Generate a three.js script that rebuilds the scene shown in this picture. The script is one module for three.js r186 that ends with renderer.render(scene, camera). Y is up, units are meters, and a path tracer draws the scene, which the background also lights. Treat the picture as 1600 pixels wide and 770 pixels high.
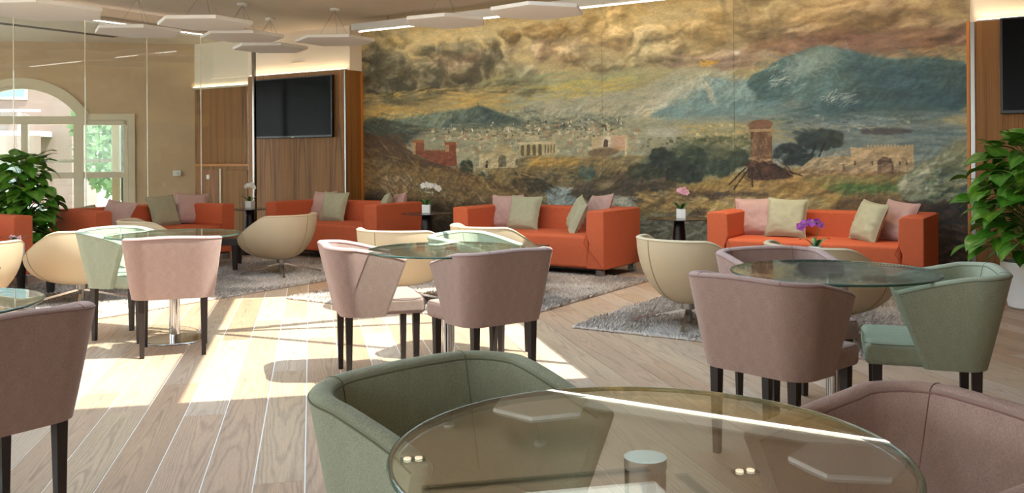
import * as THREE from 'three';
import { RoundedBoxGeometry } from 'three/addons/geometries/RoundedBoxGeometry.js';
import { mergeGeometries } from 'three/addons/utils/BufferGeometryUtils.js';
import { RectAreaLightUniformsLib } from 'three/addons/lights/RectAreaLightUniformsLib.js';

// ---------- camera, sky, sun, exposure ----------
const scene = new THREE.Scene();
const FOCAL = 1420, IMG_W = 1600, IMG_H = 770, HORIZON = 246, EYE = 1.255;
const camera = new THREE.PerspectiveCamera(2 * Math.atan(IMG_H / 2 / FOCAL) * 180 / Math.PI, IMG_W / IMG_H, 0.05, 200);
camera.position.set(0, EYE, 0);
camera.rotation.order = 'YXZ';
camera.rotation.set(0, 32.5 * Math.PI / 180, -0.4 * Math.PI / 180);
camera.setViewOffset(IMG_W, IMG_H, 0, IMG_H / 2 - HORIZON, IMG_W, IMG_H);
const renderer = new THREE.WebGLRenderer({ antialias: true });
renderer.toneMapping = THREE.LinearToneMapping;
renderer.toneMappingExposure = 1.25;
renderer.shadowMap.enabled = true;
RectAreaLightUniformsLib.init();

const SKY_W = 256, SKY_H = 128, skyData = new Float32Array(SKY_W * SKY_H * 4);
for (let j = 0; j < SKY_H; j++) for (let i = 0; i < SKY_W; i++) {
  const el = ((j + 0.5) / SKY_H - 0.5) * Math.PI, t = Math.max(0, Math.sin(el)), k = Math.pow(1 - t, 2.2), o = (j * SKY_W + i) * 4;
  skyData[o] = 0.62 + 0.38 * k; skyData[o + 1] = 0.78 + 0.22 * k; skyData[o + 2] = 1.0; skyData[o + 3] = 1;
}
const sky = new THREE.DataTexture(skyData, SKY_W, SKY_H, THREE.RGBAFormat, THREE.FloatType);
sky.mapping = THREE.EquirectangularReflectionMapping; sky.magFilter = THREE.LinearFilter; sky.needsUpdate = true;
scene.background = sky;
scene.backgroundIntensity = 4.8;

const SUN_DIR = new THREE.Vector3(0.488, 1, -0.106).normalize();
const sun = new THREE.DirectionalLight(new THREE.Color(1.0, 0.95, 0.88), 10.5);
sun.position.copy(SUN_DIR).multiplyScalar(30).add(new THREE.Vector3(-4, 0, -5));
sun.target.position.set(-4, 0, -5);
sun.castShadow = true; sun.shadow.radius = 1;
Object.assign(sun.shadow.camera, { left: -16, right: 16, top: 16, bottom: -16, near: 1, far: 60 });
sun.shadow.mapSize.set(2048, 2048);
scene.add(sun, sun.target);

// ---------- small tools ----------
const SQ = Math.SQRT1_2, PI = Math.PI, CEIL = 3.14;
// the planks run along U (away from the camera), V is across them; both at 45 degrees to the mural wall
const XZ = (u, v) => [(-u + v) * SQ, (-u - v) * SQ];
let seed = 7;
const rnd = () => { seed = (seed + 0x6d2b79f5) | 0; let t = Math.imul(seed ^ (seed >>> 15), 1 | seed); t = (t + Math.imul(t ^ (t >>> 7), 61 | t)) ^ t; return ((t ^ (t >>> 14)) >>> 0) / 4294967296; };
const rr = (a, b) => a + (b - a) * rnd();
const clamp = (x, a = 0, b = 1) => Math.min(b, Math.max(a, x)), lerp = (a, b, t) => a + (b - a) * t;
const smooth = (a, b, x) => { const t = clamp((x - a) / (b - a)); return t * t * (3 - 2 * t); };
const PERM = new Float32Array(65536); { for (let i = 0; i < 65536; i++) PERM[i] = rnd(); }
const hash = (i, j) => PERM[((i & 255) << 8) | ((j * 57 + (i >> 8) * 131) & 255)];
function noise(x, y) {
  const i = Math.floor(x), j = Math.floor(y), f = x - i, g = y - j, u = f * f * (3 - 2 * f), v = g * g * (3 - 2 * g);
  return lerp(lerp(hash(i, j), hash(i + 1, j), u), lerp(hash(i, j + 1), hash(i + 1, j + 1), u), v);
}
function fbm(x, y, n = 4) { let a = 0.5, s = 0, t = 0; for (let k = 0; k < n; k++) { s += a * noise(x, y); t += a; a *= 0.5; x = x * 2.03 + 17.1; y = y * 2.03 + 5.7; } return s / t; }
const names = new Map();
function numbered(n) { const k = names.get(n) ?? 0; names.set(n, k + 1); return k ? n + '_' + String(k).padStart(3, '0') : n; }
const shade = (o) => o.traverse((m) => { if (m.isMesh) { m.castShadow = true; m.receiveShadow = true; } });
function tag(o, label, category, group) { o.userData.label = label; o.userData.category = category; if (group) o.userData.group = group; return o; }
function thing(name, label, category, pos = [0, 0, 0], turn = 0, group) {
  const o = new THREE.Group(); o.name = numbered(name); o.position.set(...pos); o.rotation.y = turn; scene.add(o);
  return tag(o, label, category, group);
}
function struct(name, pos = [0, 0, 0], turn = 0) { const o = new THREE.Group(); o.name = numbered(name); o.position.set(...pos); o.rotation.y = turn; o.userData.kind = 'structure'; scene.add(o); return o; }
function part(name, geo, mat, parent, pos) { const m = new THREE.Mesh(geo, mat); m.name = name; if (pos) m.position.set(...pos); if (parent) parent.add(m); return m; }
function copy(src, label, pos, turn, group) {
  const r = src.clone(); r.name = numbered(src.name.replace(/_\d{3}$/, '')); r.position.set(...pos); r.rotation.set(0, turn, 0); r.userData = { ...src.userData, label }; if (group) r.userData.group = group; scene.add(r); return r;
}
// uv in metres by the dominant direction of each normal
function metreUV(g) {
  g = g.index ? g.toNonIndexed() : g;
  const p = g.attributes.position, n = g.attributes.normal, uv = new Float32Array(p.count * 2);
  for (let i = 0; i < p.count; i += 3) {
    const x = Math.abs(n.getX(i) + n.getX(i + 1) + n.getX(i + 2)), y = Math.abs(n.getY(i) + n.getY(i + 1) + n.getY(i + 2)), z = Math.abs(n.getZ(i) + n.getZ(i + 1) + n.getZ(i + 2));
    for (let k = i; k < i + 3; k++) {
      const X = p.getX(k), Y = p.getY(k), Z = p.getZ(k);
      uv[2 * k] = x > y && x > z ? Z : X; uv[2 * k + 1] = y >= x && y >= z ? Z : Y;
    }
  }
  g.setAttribute('uv', new THREE.BufferAttribute(uv, 2));
  return g;
}
const box = (w, h, d, x = 0, y = 0, z = 0) => metreUV(new THREE.BoxGeometry(w, h, d).translate(x, y, z));
const rbox = (w, h, d, r, x = 0, y = 0, z = 0, s = 3) => metreUV(new RoundedBoxGeometry(w, h, d, s, r).translate(x, y, z));
const cyl = (r0, r1, h, x = 0, y = 0, z = 0, n = 24) => new THREE.CylinderGeometry(r0, r1, h, n).translate(x, y, z);
const clean = (g) => { g = g.index ? g.toNonIndexed() : g.clone(); for (const k of Object.keys(g.attributes)) if (!['position', 'normal', 'uv'].includes(k)) g.deleteAttribute(k); return g; };
const merge = (list) => mergeGeometries(list.map(clean));
function bar(a, b, w, h, up = [0, 1, 0]) { // a square bar from a to b
  const A = new THREE.Vector3(...a), B = new THREE.Vector3(...b), L = A.distanceTo(B), g = new THREE.BoxGeometry(w, h, L);
  const m = new THREE.Matrix4().lookAt(B, A, new THREE.Vector3(...up)); m.setPosition(A.add(B).multiplyScalar(0.5));
  return g.applyMatrix4(m);
}
const tube = (pts, r, n = 6, seg = 24, closed = false) => new THREE.TubeGeometry(new THREE.CatmullRomCurve3(pts.map((p) => p.isVector3 ? p : new THREE.Vector3(...p)), closed), seg, r, n, closed);
// a grid of points (rows x columns) as an indexed geometry
function grid(rows, cols, f, closeCols = false) {
  const pos = [], uv = [], idx = [];
  for (let i = 0; i < rows; i++) for (let j = 0; j < cols; j++) { const q = f(i, j); pos.push(q[0], q[1], q[2]); uv.push(q[3] ?? j / (cols - 1), q[4] ?? i / (rows - 1)); }
  for (let i = 0; i < rows - 1; i++) for (let j = 0; j < cols - 1 + (closeCols ? 1 : 0); j++) {
    const a = i * cols + j, b = i * cols + (j + 1) % cols, c = a + cols, d = b + cols; idx.push(a, b, c, b, d, c);
  }
  const g = new THREE.BufferGeometry(); g.setAttribute('position', new THREE.Float32BufferAttribute(pos, 3)); g.setAttribute('uv', new THREE.Float32BufferAttribute(uv, 2)); g.setIndex(idx); g.computeVertexNormals();
  return g;
}

// ---------- textures ----------
function dataTex(w, h, f, srgb, repeat = [1, 1]) {
  const d = new Uint8Array(w * h * 4);
  for (let y = 0; y < h; y++) for (let x = 0; x < w; x++) { const c = f(x / w, y / h, x, y), o = (y * w + x) * 4; d[o] = clamp(c[0], 0, 255); d[o + 1] = clamp(c[1], 0, 255); d[o + 2] = clamp(c[2], 0, 255); d[o + 3] = 255; }
  const t = new THREE.DataTexture(d, w, h); t.wrapS = t.wrapT = THREE.RepeatWrapping; t.magFilter = THREE.LinearFilter; t.minFilter = THREE.LinearMipmapLinearFilter; t.generateMipmaps = true;
  if (srgb) t.colorSpace = THREE.SRGBColorSpace; t.repeat.set(...repeat); t.needsUpdate = true; return t;
}
const tile = (f, x, y, P) => { const a = f(x, y), b = f(x - P, y), c = f(x, y - P), d = f(x - P, y - P), s = x / P, t = y / P; return lerp(lerp(a, b, s), lerp(c, d, s), t); };
// melange cloth: coarse yarn flecks over a fine weave (0.25 m a side)
const clothTex = dataTex(512, 512, (u, v, x, y) => {
  const fleck = tile((a, b) => fbm(a * 70, b * 70, 3), u, v, 1), wide = tile((a, b) => fbm(a * 7, b * 7, 2), u, v, 1), weave = 0.5 + 0.25 * Math.sin(x * PI / 2) + 0.25 * Math.sin(y * PI / 2), n = PERM[(x * 131 + y * 517) & 65535];
  const k = 232 + (fleck - 0.5) * 84 + (wide - 0.5) * 16 + (n - 0.5) * 26 + (weave - 0.5) * 10; return [k, k, k];
}, true, [7, 7]);
const weaveTex = dataTex(256, 256, (u, v, x, y) => { const k = 236 + (PERM[(x * 197 + y * 331) & 65535] - 0.5) * 14 + (tile((a, b) => fbm(a * 12, b * 12, 3), u, v, 1) - 0.5) * 16 + 5 * Math.sin(x * PI / 2) * Math.sin(y * PI / 2); return [k, k, k]; }, true, [3, 3]);
const weaveBump = dataTex(128, 128, (u, v, x, y) => { const k = 128 + 60 * Math.sin(x * PI / 4) * Math.sin(y * PI / 4) + (PERM[(x * 197 + y * 331) & 65535] - 0.5) * 60; return [k, k, k]; }, false, [14, 14]);
const hideTex = dataTex(256, 256, (u, v) => { const k = 128 + (tile((a, b) => fbm(a * 40, b * 40, 3), u, v, 1) - 0.5) * 120; return [k, k, k]; }, false, [4, 4]);
const plasterTex = dataTex(512, 512, (u, v) => { const k = 238 + (tile((a, b) => fbm(a * 6, b * 6, 4), u, v, 1) - 0.5) * 16; return [k, k, k]; }, true, [0.4, 0.4]);

// oak planks: four planks side by side, 0.195 m across and 2 m long each
const oakTex = dataTex(1024, 2048, (u, v, x, y) => {
  const q = Math.floor(u * 4), a = u * 4 - q - 0.5, o = q * 31.7, L = v * 2, cx = 0.16 * Math.sin(q * 2.1 + 0.5) + 0.12 * (fbm(o + 3, L * 0.9, 2) - 0.5);
  const d = a - cx, flow = fbm(o + a * 2.2, L * 1.4 + q * 9, 4);
  const ring = Math.sin(2 * PI * (L * (q % 2 ? 2.4 : -2.8) + 30 * d * d * (0.8 + 0.5 * Math.sin(q * 1.7)) + 3.2 * flow));
  const line = Math.pow(0.5 + 0.5 * ring, 3), pore = Math.pow(noise(a * 190 + o, L * 26), 4), fine = noise(a * 90 + o, L * 6), broad = fbm(o + a * 1.5 + 40, L * 1.1, 3);
  const k = 1 + 0.11 * (broad - 0.5) - 0.13 * line * (0.4 + 0.9 * fbm(o + a * 5, L * 3, 2)) - 0.16 * pore + 0.07 * (fine - 0.5);
  return [192 * k, 168 * k - 1, 147 * k - 2];
}, true);
// walnut veneer: book-matched leaves 0.36 m wide with dark flames, upright
function veneer(seedy, base, dark, leaf, flame) {
  return dataTex(1024, 1024, (u, v) => {
    const X = u * 2.16, Y = v * 2.6; let m = (X / leaf) % 2; if (m > 1) m = 2 - m; const a = m * leaf;
    const flow = fbm(a * 5 + seedy, Y * 0.8 + seedy, 4), d = a + 0.05 * (flow - 0.5);
    const core = Math.exp(-Math.pow((leaf - a) / (leaf * 0.42), 2)), bands = fbm(d * 26 + seedy, Y * 0.5, 4), fine = fbm(d * 210, Y * 1.6 + seedy, 3), pore = Math.pow(noise(d * 520, Y * 14), 3), rings = 0.5 + 0.5 * Math.sin(2 * PI * (flame * (leaf - a) * (leaf - a) * 12 + Y * 0.8 + 1.8 * flow));
    const s = clamp(smooth(0.42, 0.8, bands) * (0.25 + 0.6 * core) * (1.15 - 0.35 * smooth(0.9, 1.7, Y)) + 0.3 * Math.pow(rings, 4) * (0.4 + core) + 0.5 * (fine - 0.42) + 0.16 * pore);
    return [lerp(base[0], dark[0], s), lerp(base[1], dark[1], s), lerp(base[2], dark[2], s)];
  }, true, [1 / 2.16, 1 / 2.6]);
}

// ---------- materials ----------
const std = (o) => new THREE.MeshStandardMaterial(o), phy = (o) => new THREE.MeshPhysicalMaterial(o);
const cloth = (c) => phy({ color: c, map: clothTex, roughness: 0.95, bumpMap: weaveBump, bumpScale: 0.0006, sheen: 0.35, sheenRoughness: 0.6, sheenColor: new THREE.Color(c).lerp(new THREE.Color('#ffffff'), 0.4) });
const M = {
  pink: cloth('#bd9f96'), mint: cloth('#aeb59f'), seamPink: std({ color: '#8d6a66', roughness: 0.9 }), seamMint: std({ color: '#727862', roughness: 0.9 }),
  orange: phy({ color: '#d9683f', map: weaveTex, roughness: 0.85, bumpMap: weaveBump, bumpScale: 0.0004, sheen: 0.2, sheenRoughness: 0.5, sheenColor: new THREE.Color('#ff8a5a') }), seamOrange: std({ color: '#a33c1c', roughness: 0.9 }),
  cushionGreen: phy({ color: '#bdba9c', map: weaveTex, roughness: 0.9, bumpMap: weaveBump, bumpScale: 0.0006, sheen: 0.2 }), cushionPink: phy({ color: '#d3aea5', map: weaveTex, roughness: 0.9, bumpMap: weaveBump, bumpScale: 0.0006, sheen: 0.2 }),
  leather: phy({ color: '#c6b294', roughness: 0.55, bumpMap: hideTex, bumpScale: 0.0007, specularIntensity: 0.6 }), leatherSeam: std({ color: '#8f7d59', roughness: 0.7 }),
  darkWood: std({ color: '#2b211d', roughness: 0.5 }), black: std({ color: '#17161a', roughness: 0.35 }), blackTop: phy({ color: '#1c1c20', roughness: 0.22, clearcoat: 0.4 }),
  chrome: std({ color: '#d2d2d4', metalness: 1, roughness: 0.08 }), postMetal: std({ color: '#7d7974', metalness: 1, roughness: 0.16 }), satin: std({ color: '#d9d9da', metalness: 1, roughness: 0.3 }), steel: std({ color: '#9c9a98', metalness: 1, roughness: 0.28 }),
  glassTop: phy({ color: '#f3f8f5', transmission: 1, thickness: 0, roughness: 0.0, ior: 1.75 }), glassEdge: phy({ color: '#5d8a7c', roughness: 0.08, transmission: 0.65, thickness: 0 }),
  pane: phy({ color: '#f6faf8', transmission: 1, thickness: 0, roughness: 0, ior: 1.5 }),
  wall: std({ color: '#dcbc9b', map: plasterTex, roughness: 0.9 }), cream: std({ color: '#eadbc8', roughness: 0.85 }), ceiling: std({ color: '#f4e6d4', map: plasterTex, roughness: 0.9 }),
  frameCream: std({ color: '#ddcdb4', roughness: 0.5 }), white: std({ color: '#eeeae4', roughness: 0.45 }), acoustic: std({ color: '#fbf9f7', roughness: 0.9 }),
  joint: std({ color: '#f4efe8', roughness: 0.8 }), led: std({ color: '#fff3dd', emissive: new THREE.Color(1.0, 0.83, 0.58), emissiveIntensity: 2.4 }),
  ledWhite: std({ color: '#ffffff', emissive: new THREE.Color(1.0, 0.92, 0.8), emissiveIntensity: 5 }), slot: std({ color: '#4a4038', roughness: 0.7 }), alu: std({ color: '#a2978a', metalness: 0.6, roughness: 0.4 }),
  screen: phy({ color: '#0d0d0e', roughness: 0.22, specularIntensity: 0.12 }), bezel: std({ color: '#0e0e10', roughness: 0.3 }),
  gold: std({ color: '#c47a2c', roughness: 0.4 }), pot: std({ color: '#f1efec', roughness: 0.3 }), soil: std({ color: '#3b2d22', roughness: 1 }),
  stem: std({ color: '#5c7a36', roughness: 0.6 }), petalWhite: phy({ color: '#f4efe8', roughness: 0.6, transmission: 0.3, thickness: 0, side: THREE.DoubleSide }), petalPink: phy({ color: '#eab3c2', roughness: 0.6, transmission: 0.3, thickness: 0, side: THREE.DoubleSide }), petalPurple: phy({ color: '#c85fcf', roughness: 0.6, transmission: 0.3, thickness: 0, side: THREE.DoubleSide }),
  grey: std({ color: '#bdb6ab', roughness: 0.6 }),
};
// ---------- the print of the mural (a flat painted canvas, 7.86 x 3.07 m) ----------
function muralTexture() {
  const W = 2048, H = 800, cv = document.createElement('canvas'); cv.width = W; cv.height = H; const c = cv.getContext('2d');
  const P = (a) => { c.beginPath(); for (let i = 0; i < a.length; i += 2) i ? c.lineTo(a[i], a[i + 1]) : c.moveTo(a[0], a[1]); c.closePath(); };
  const soft = (a) => { c.beginPath(); const n = a.length / 2; for (let i = 0; i <= n; i++) { const p = (i % n) * 2, q = ((i + 1) % n) * 2, mx = (a[p] + a[q]) / 2, my = (a[p + 1] + a[q + 1]) / 2; i ? c.quadraticCurveTo(a[p], a[p + 1], mx, my) : c.moveTo(mx, my); } };
  const fill = (col, a, blur = 0, alpha = 1) => { c.save(); if (blur) c.filter = 'blur(' + blur + 'px)'; c.globalAlpha = alpha; c.fillStyle = col; (blur ? soft : P)(a); c.fill(); c.restore(); };
  const blob = (col, x, y, rx, ry, alpha = 1, blur = 14, rot = 0) => { c.save(); c.filter = 'blur(' + blur + 'px)'; c.globalAlpha = alpha; c.fillStyle = col; c.beginPath(); c.ellipse(x, y, rx, ry, rot, 0, 7); c.fill(); c.restore(); };
  // loose brush strokes of a set of colours inside a box, clipped by a test
  const layer = document.createElement('canvas'); layer.width = W; layer.height = H; const lc = layer.getContext('2d');
  const strokes = (n, x0, y0, x1, y1, cols, len, wid, ang, alpha = 0.5, inside) => {
    const soft2 = wid > 4, k = soft2 ? lc : c; if (soft2) lc.clearRect(0, 0, W, H);
    k.save(); k.lineCap = 'round';
    for (let i = 0; i < n; i++) {
      const x = rr(x0, x1), y = rr(y0, y1); if (inside && !inside(x, y)) continue;
      const a = ang + rr(-0.35, 0.35) * (len > 70 ? 0.5 : 1.6), l = len * rr(0.4, 1.3); k.globalAlpha = alpha * rr(0.4, 1); k.strokeStyle = cols[Math.floor(rnd() * cols.length)]; k.lineWidth = wid * rr(0.5, 1.4);
      k.beginPath(); k.moveTo(x - Math.cos(a) * l / 2, y - Math.sin(a) * l / 2); k.quadraticCurveTo(x + rr(-3, 3), y + rr(-4, 4), x + Math.cos(a) * l / 2, y + Math.sin(a) * l / 2); k.stroke();
    }
    k.restore();
    if (soft2) { c.save(); c.filter = 'blur(' + (wid > 7 ? 2.5 : 1.2) + 'px)'; c.drawImage(layer, 0, 0); c.restore(); }
  };
  const gr = (i, j, x, y) => { const a = hash(i, j) * 6.2832; return Math.cos(a) * x + Math.sin(a) * y; }, gnoise = (x, y) => { const i = Math.floor(x), j = Math.floor(y), f = x - i, g = y - j, u = f * f * f * (f * (f * 6 - 15) + 10), v = g * g * g * (g * (g * 6 - 15) + 10); return 1.4 * lerp(lerp(gr(i, j, f, g), gr(i + 1, j, f - 1, g), u), lerp(gr(i, j + 1, f, g - 1), gr(i + 1, j + 1, f - 1, g - 1), u), v); };
  // --- sky
  const g = c.createLinearGradient(0, 0, 0, 480); g.addColorStop(0, '#d3bb86'); g.addColorStop(0.3, '#b49f73'); g.addColorStop(0.62, '#a39a74'); g.addColorStop(0.8, '#cdb47c'); g.addColorStop(1, '#a9a78c'); c.fillStyle = g; c.fillRect(0, 0, W, H);
  // clouds: tone masses shaped by billowing noise, lit from the upper left
  const mass = [[104, 161, 120, 120, [92, 84, 62], 1.2], [341, 193, 150, 70, [96, 88, 66], 1.1], [413, 100, 110, 34, [88, 80, 58], 1.1], [561, 165, 120, 60, [92, 84, 62], 1.1], [715, 243, 110, 28, [86, 80, 60], 1.0], [165, 223, 110, 26, [74, 70, 54], 1.0],
    [370, 131, 50, 22, [176, 142, 112], 0.9], [476, 144, 60, 22, [184, 148, 118], 0.9], [678, 200, 90, 16, [158, 154, 122], 0.9], [815, 143, 110, 46, [168, 142, 110], 1.0], [779, 77, 140, 26, [122, 98, 58], 1.0], [922, 68, 90, 30, [140, 114, 68], 0.9], [910, 149, 60, 30, [150, 132, 98], 1.1],
    [1069, 52, 90, 56, [206, 176, 116], 1.1], [1047, 119, 110, 40, [178, 150, 106], 1.0], [1145, 158, 70, 46, [176, 162, 124], 1.3], [1260, 173, 110, 46, [150, 134, 100], 1.1], [1341, 99, 110, 50, [160, 132, 84], 1.0], [1504, 113, 90, 80, [138, 116, 80], 1.1], [1379, 193, 90, 22, [148, 124, 106], 0.9], [1001, 192, 110, 20, [126, 114, 84], 0.8],
    [1691, 111, 170, 46, [150, 122, 82], 0.9], [1919, 131, 190, 60, [118, 96, 72], 1.0], [1708, 176, 200, 26, [138, 102, 84], 1.0], [1950, 200, 160, 30, [140, 106, 86], 1.0], [1621, 141, 90, 30, [112, 92, 70], 0.8]];
  const skyBase = c.getImageData(0, 0, W, 420), px = skyBase.data, billow = (x, y) => { let a = 0.6, s = 0; for (let k = 0; k < 5; k++) { s += a * (1.7 * Math.abs(gnoise(x, y)) + 0.1); a *= 0.43; [x, y] = [x * 1.6 - y * 1.2 + 11.3, x * 1.2 + y * 1.6 + 3.9]; } return s; };
  const field = new Float32Array(W * 420), tone = new Float32Array(W * 420 * 4);
  for (let y = 0; y < 420; y++) for (let x = 0; x < W; x++) {
    const wx = x + (fbm(x * 0.012, y * 0.018, 3) - 0.5) * 90, wy = y + (fbm(x * 0.012 + 60, y * 0.018, 3) - 0.5) * 60, o = y * W + x; let sw = 0, r = 0, g2 = 0, b2 = 0;
    for (const [mx, my, rx, ry, col, k] of mass) { const q = ((wx - mx) / rx) ** 2 + ((wy - my) / ry) ** 2; if (q > 5) continue; const w = k * Math.exp(-q * 1.1); sw += w; r += w * col[0]; g2 += w * col[1]; b2 += w * col[2]; }
    const stretch = x > 1300 ? 0.45 : 1, p = billow(wx * 0.0085 * stretch, wy * 0.014);
    field[o] = p * 1.1 + Math.min(1.2, sw) * 0.5; tone[o * 4 + 3] = sw; if (sw > 0) { tone[o * 4] = r / sw; tone[o * 4 + 1] = g2 / sw; tone[o * 4 + 2] = b2 / sw; }
  }
  for (let y = 0; y < 420; y++) for (let x = 0; x < W; x++) {
    const o = y * W + x, sw = tone[o * 4 + 3]; if (sw < 0.02) continue; const n = (dx, dy) => field[Math.max(0, y - dy) * W + Math.max(0, x - dx)];
    const lit = clamp((field[o] - n(6, 7)) * 1.5 + (field[o] - n(18, 20)) * 1.0, -1, 1), d = smooth(0.5, 0.95, field[o]) * smooth(0.05, 0.45, sw), k = 0.98 + 0.32 * lit, hi = Math.max(0, lit) * 0.36, t = [tone[o * 4] * k, tone[o * 4 + 1] * k, tone[o * 4 + 2] * k], up = [232, 212, 172];
    for (let q = 0; q < 3; q++) px[o * 4 + q] = lerp(px[o * 4 + q], lerp(t[q], up[q], hi), d);
  }
  c.putImageData(skyBase, 0, 0); c.save(); c.filter = 'blur(2px)'; c.drawImage(cv, 0, 0, W, 420, 0, 0, W, 420); c.restore();
  blob('#dcae55', 166, 62, 60, 9, 0.5, 10);
  // golden streaks over the horizon
  for (const [x0, y0, x1, y1, col, a] of [[4, 242, 664, 288, '#cfae69', 0.8], [3, 256, 664, 309, '#b49a63', 0.8], [3, 275, 664, 322, '#d8ab58', 0.9], [3, 290, 612, 338, '#c39a55', 0.8], [3, 307, 506, 348, '#e2b45c', 0.95]]) strokes(60, x0, y0, x1, y1, [col, '#e6bd6c', '#a98a55'], 150, 6, -0.05, a * 0.5);
  strokes(130, 561, 214, 1217, 322, ['#9a9c74', '#aaab80', '#b9af70', '#8a9070'], 150, 8, -0.08, 0.4); strokes(60, 765, 241, 1089, 297, ['#c8ae52', '#d2bd62'], 100, 5, -0.08, 0.4);
  strokes(26, 42, 234, 813, 286, ['#5d523a', '#4b4432'], 150, 5, -0.02, 0.35); strokes(20, 73, 245, 397, 272, ['#e0c985', '#d9b75c'], 30, 5, 0, 0.7); strokes(40, 104, 260, 340, 293, ['#5b5743', '#6a6149'], 90, 8, 0.02, 0.4);
  strokes(60, 1576, 155, 2042, 240, ['#8a6652', '#9c7660', '#7d5f50'], 180, 10, 0.02, 0.3); strokes(60, 1218, 182, 1558, 233, ['#a58a74', '#b39a7e', '#8e7d6c'], 110, 7, -0.02, 0.35); strokes(10, 1330, 207, 1379, 217, ['#dba73f'], 36, 4, 0, 0.8); blob('#efe2cf', 1441, 187, 8, 6, 0.9, 3);
  strokes(24, 1576, 198, 2042, 246, ['#d08a48', '#c9a25e'], 60, 3, 0, 0.5); strokes(40, 1400, 38, 1558, 154, ['#b09a70', '#7b6a4c'], 80, 12, 1.45, 0.25);
  // pale slopes behind
  fill('#a9a58a', [559, 384, 664, 327, 789, 301, 1001, 293, 1154, 272, 1259, 223, 1320, 217, 1475, 254, 1492, 406], 5, 0.9);
  strokes(260, 664, 279, 1258, 381, ['#b9b69a', '#a7aa93', '#8e9c8e', '#c3b795', '#bcae92'], 70, 5, -0.25, 0.4);
  // hills left
  fill('#7e8874', [-4, 386, 103, 350, 282, 332, 397, 318, 520, 313, 664, 344, 813, 382, 908, 424, -5, 444], 4);
  fill('#55625a', [368, 371, 438, 337, 512, 308, 539, 307, 573, 319, 625, 338, 714, 367, 739, 393, 368, 394], 3); fill('#4c5145', [-4, 407, -4, 347, 47, 334, 94, 333, 164, 352, 282, 373, 396, 392, 396, 430, -5, 432], 3);
  strokes(220, 9, 324, 788, 402, ['#62705f', '#7d8a76', '#4a564d', '#93a08a', '#566a62'], 44, 5, 0.25, 0.4); strokes(60, 397, 318, 573, 374, ['#46544e', '#6d7d70'], 34, 4, 0.7, 0.5);
  // pale peak and blue-green mountain
  fill('#8da29a', [1132, 378, 1217, 303, 1279, 271, 1348, 246, 1379, 257, 1437, 271, 1484, 262, 1602, 319, 1602, 391], 3);
  strokes(150, 1218, 254, 1529, 380, ['#a9b6a8', '#8aa39c', '#7b948e', '#bcc0aa', '#6f8c8a'], 34, 7, 0.6, 0.35); strokes(50, 1320, 250, 1369, 337, ['#c3bfa6', '#b4b8a4'], 40, 4, 1.1, 0.55); strokes(60, 1154, 300, 1329, 368, ['#c5b795', '#b6ae90'], 60, 5, -0.55, 0.5);
  fill('#566f6c', [1467, 285, 1478, 258, 1523, 239, 1553, 217, 1596, 202, 1642, 192, 1679, 181, 1708, 188, 1758, 202, 1824, 225, 1887, 235, 1949, 232, 2010, 247, 2048, 250, 2047, 419, 1436, 386, 1512, 315], 2);
  strokes(360, 1494, 182, 2047, 395, ['#4a6062', '#5d7874', '#3f5558', '#6b8580', '#526b66'], 38, 9, 0.35, 0.3, (x, y) => y > 181 + Math.abs(x - 1682) * 0.14);
  strokes(70, 1585, 188, 1757, 291, ['#8ea098', '#a3ac9c', '#75908a'], 30, 5, 0.7, 0.35); strokes(36, 1531, 234, 1638, 303, ['#a7b2a4', '#8ba09a'], 34, 4, -0.6, 0.5); strokes(30, 1673, 304, 1782, 347, ['#9fb0a6', '#c2c4b0'], 36, 3, -0.4, 0.55);
  strokes(110, 1741, 229, 2047, 387, ['#3c5256', '#486064', '#374c52'], 60, 12, 0.08, 0.3); strokes(90, 1258, 333, 1637, 383, ['#8a9488', '#6f8482', '#a39c86'], 90, 6, -0.1, 0.5);
  fill('#75918f', [1143, 370, 1217, 345, 1289, 321, 1339, 281, 1375, 294, 1436, 327, 1530, 327, 1593, 344, 1566, 375, 1339, 387], 7, 0.75); fill('#cfc5a9', [1045, 364, 1133, 327, 1238, 284, 1316, 253, 1346, 245, 1323, 280, 1259, 316, 1164, 351], 6, 0.7); fill('#cdbfa2', [1336, 266, 1347, 255, 1375, 305, 1382, 340, 1359, 324], 3, 0.6);
  fill('#98a596', [1599, 211, 1642, 196, 1680, 184, 1718, 197, 1738, 223, 1700, 242, 1659, 254, 1620, 266, 1576, 278, 1588, 243], 9, 0.65); fill('#4a6164', [1707, 207, 1791, 227, 1903, 247, 2048, 263, 2047, 380, 1871, 378, 1757, 343, 1782, 292, 1738, 255], 12, 0.75); fill('#47605f', [1474, 280, 1530, 246, 1571, 234, 1556, 281, 1493, 314], 7, 0.7); fill('#6f8a86', [1602, 290, 1690, 273, 1757, 305, 1724, 327, 1620, 338, 1548, 338], 10, 0.6); strokes(14, 1539, 258, 1594, 286, ['#cdd0be'], 24, 3, -0.5, 0.6); strokes(14, 1676, 315, 1761, 332, ['#cdd3c4'], 26, 3, -0.45, 0.6);
  fill('#687a70', [438, 332, 520, 311, 560, 323, 512, 348, 457, 364], 5, 0.6); fill('#45544f', [539, 311, 599, 329, 664, 361, 638, 378, 573, 363], 5, 0.7);
  // plain with mist
  fill('#a39f83', [223, 391, 664, 374, 1132, 374, 1566, 379, 1565, 517, 1131, 536, 222, 493], 8, 0.95); fill('#87928a', [1492, 380, 1773, 382, 2047, 395, 2046, 517, 1492, 517], 8, 0.95);
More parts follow.
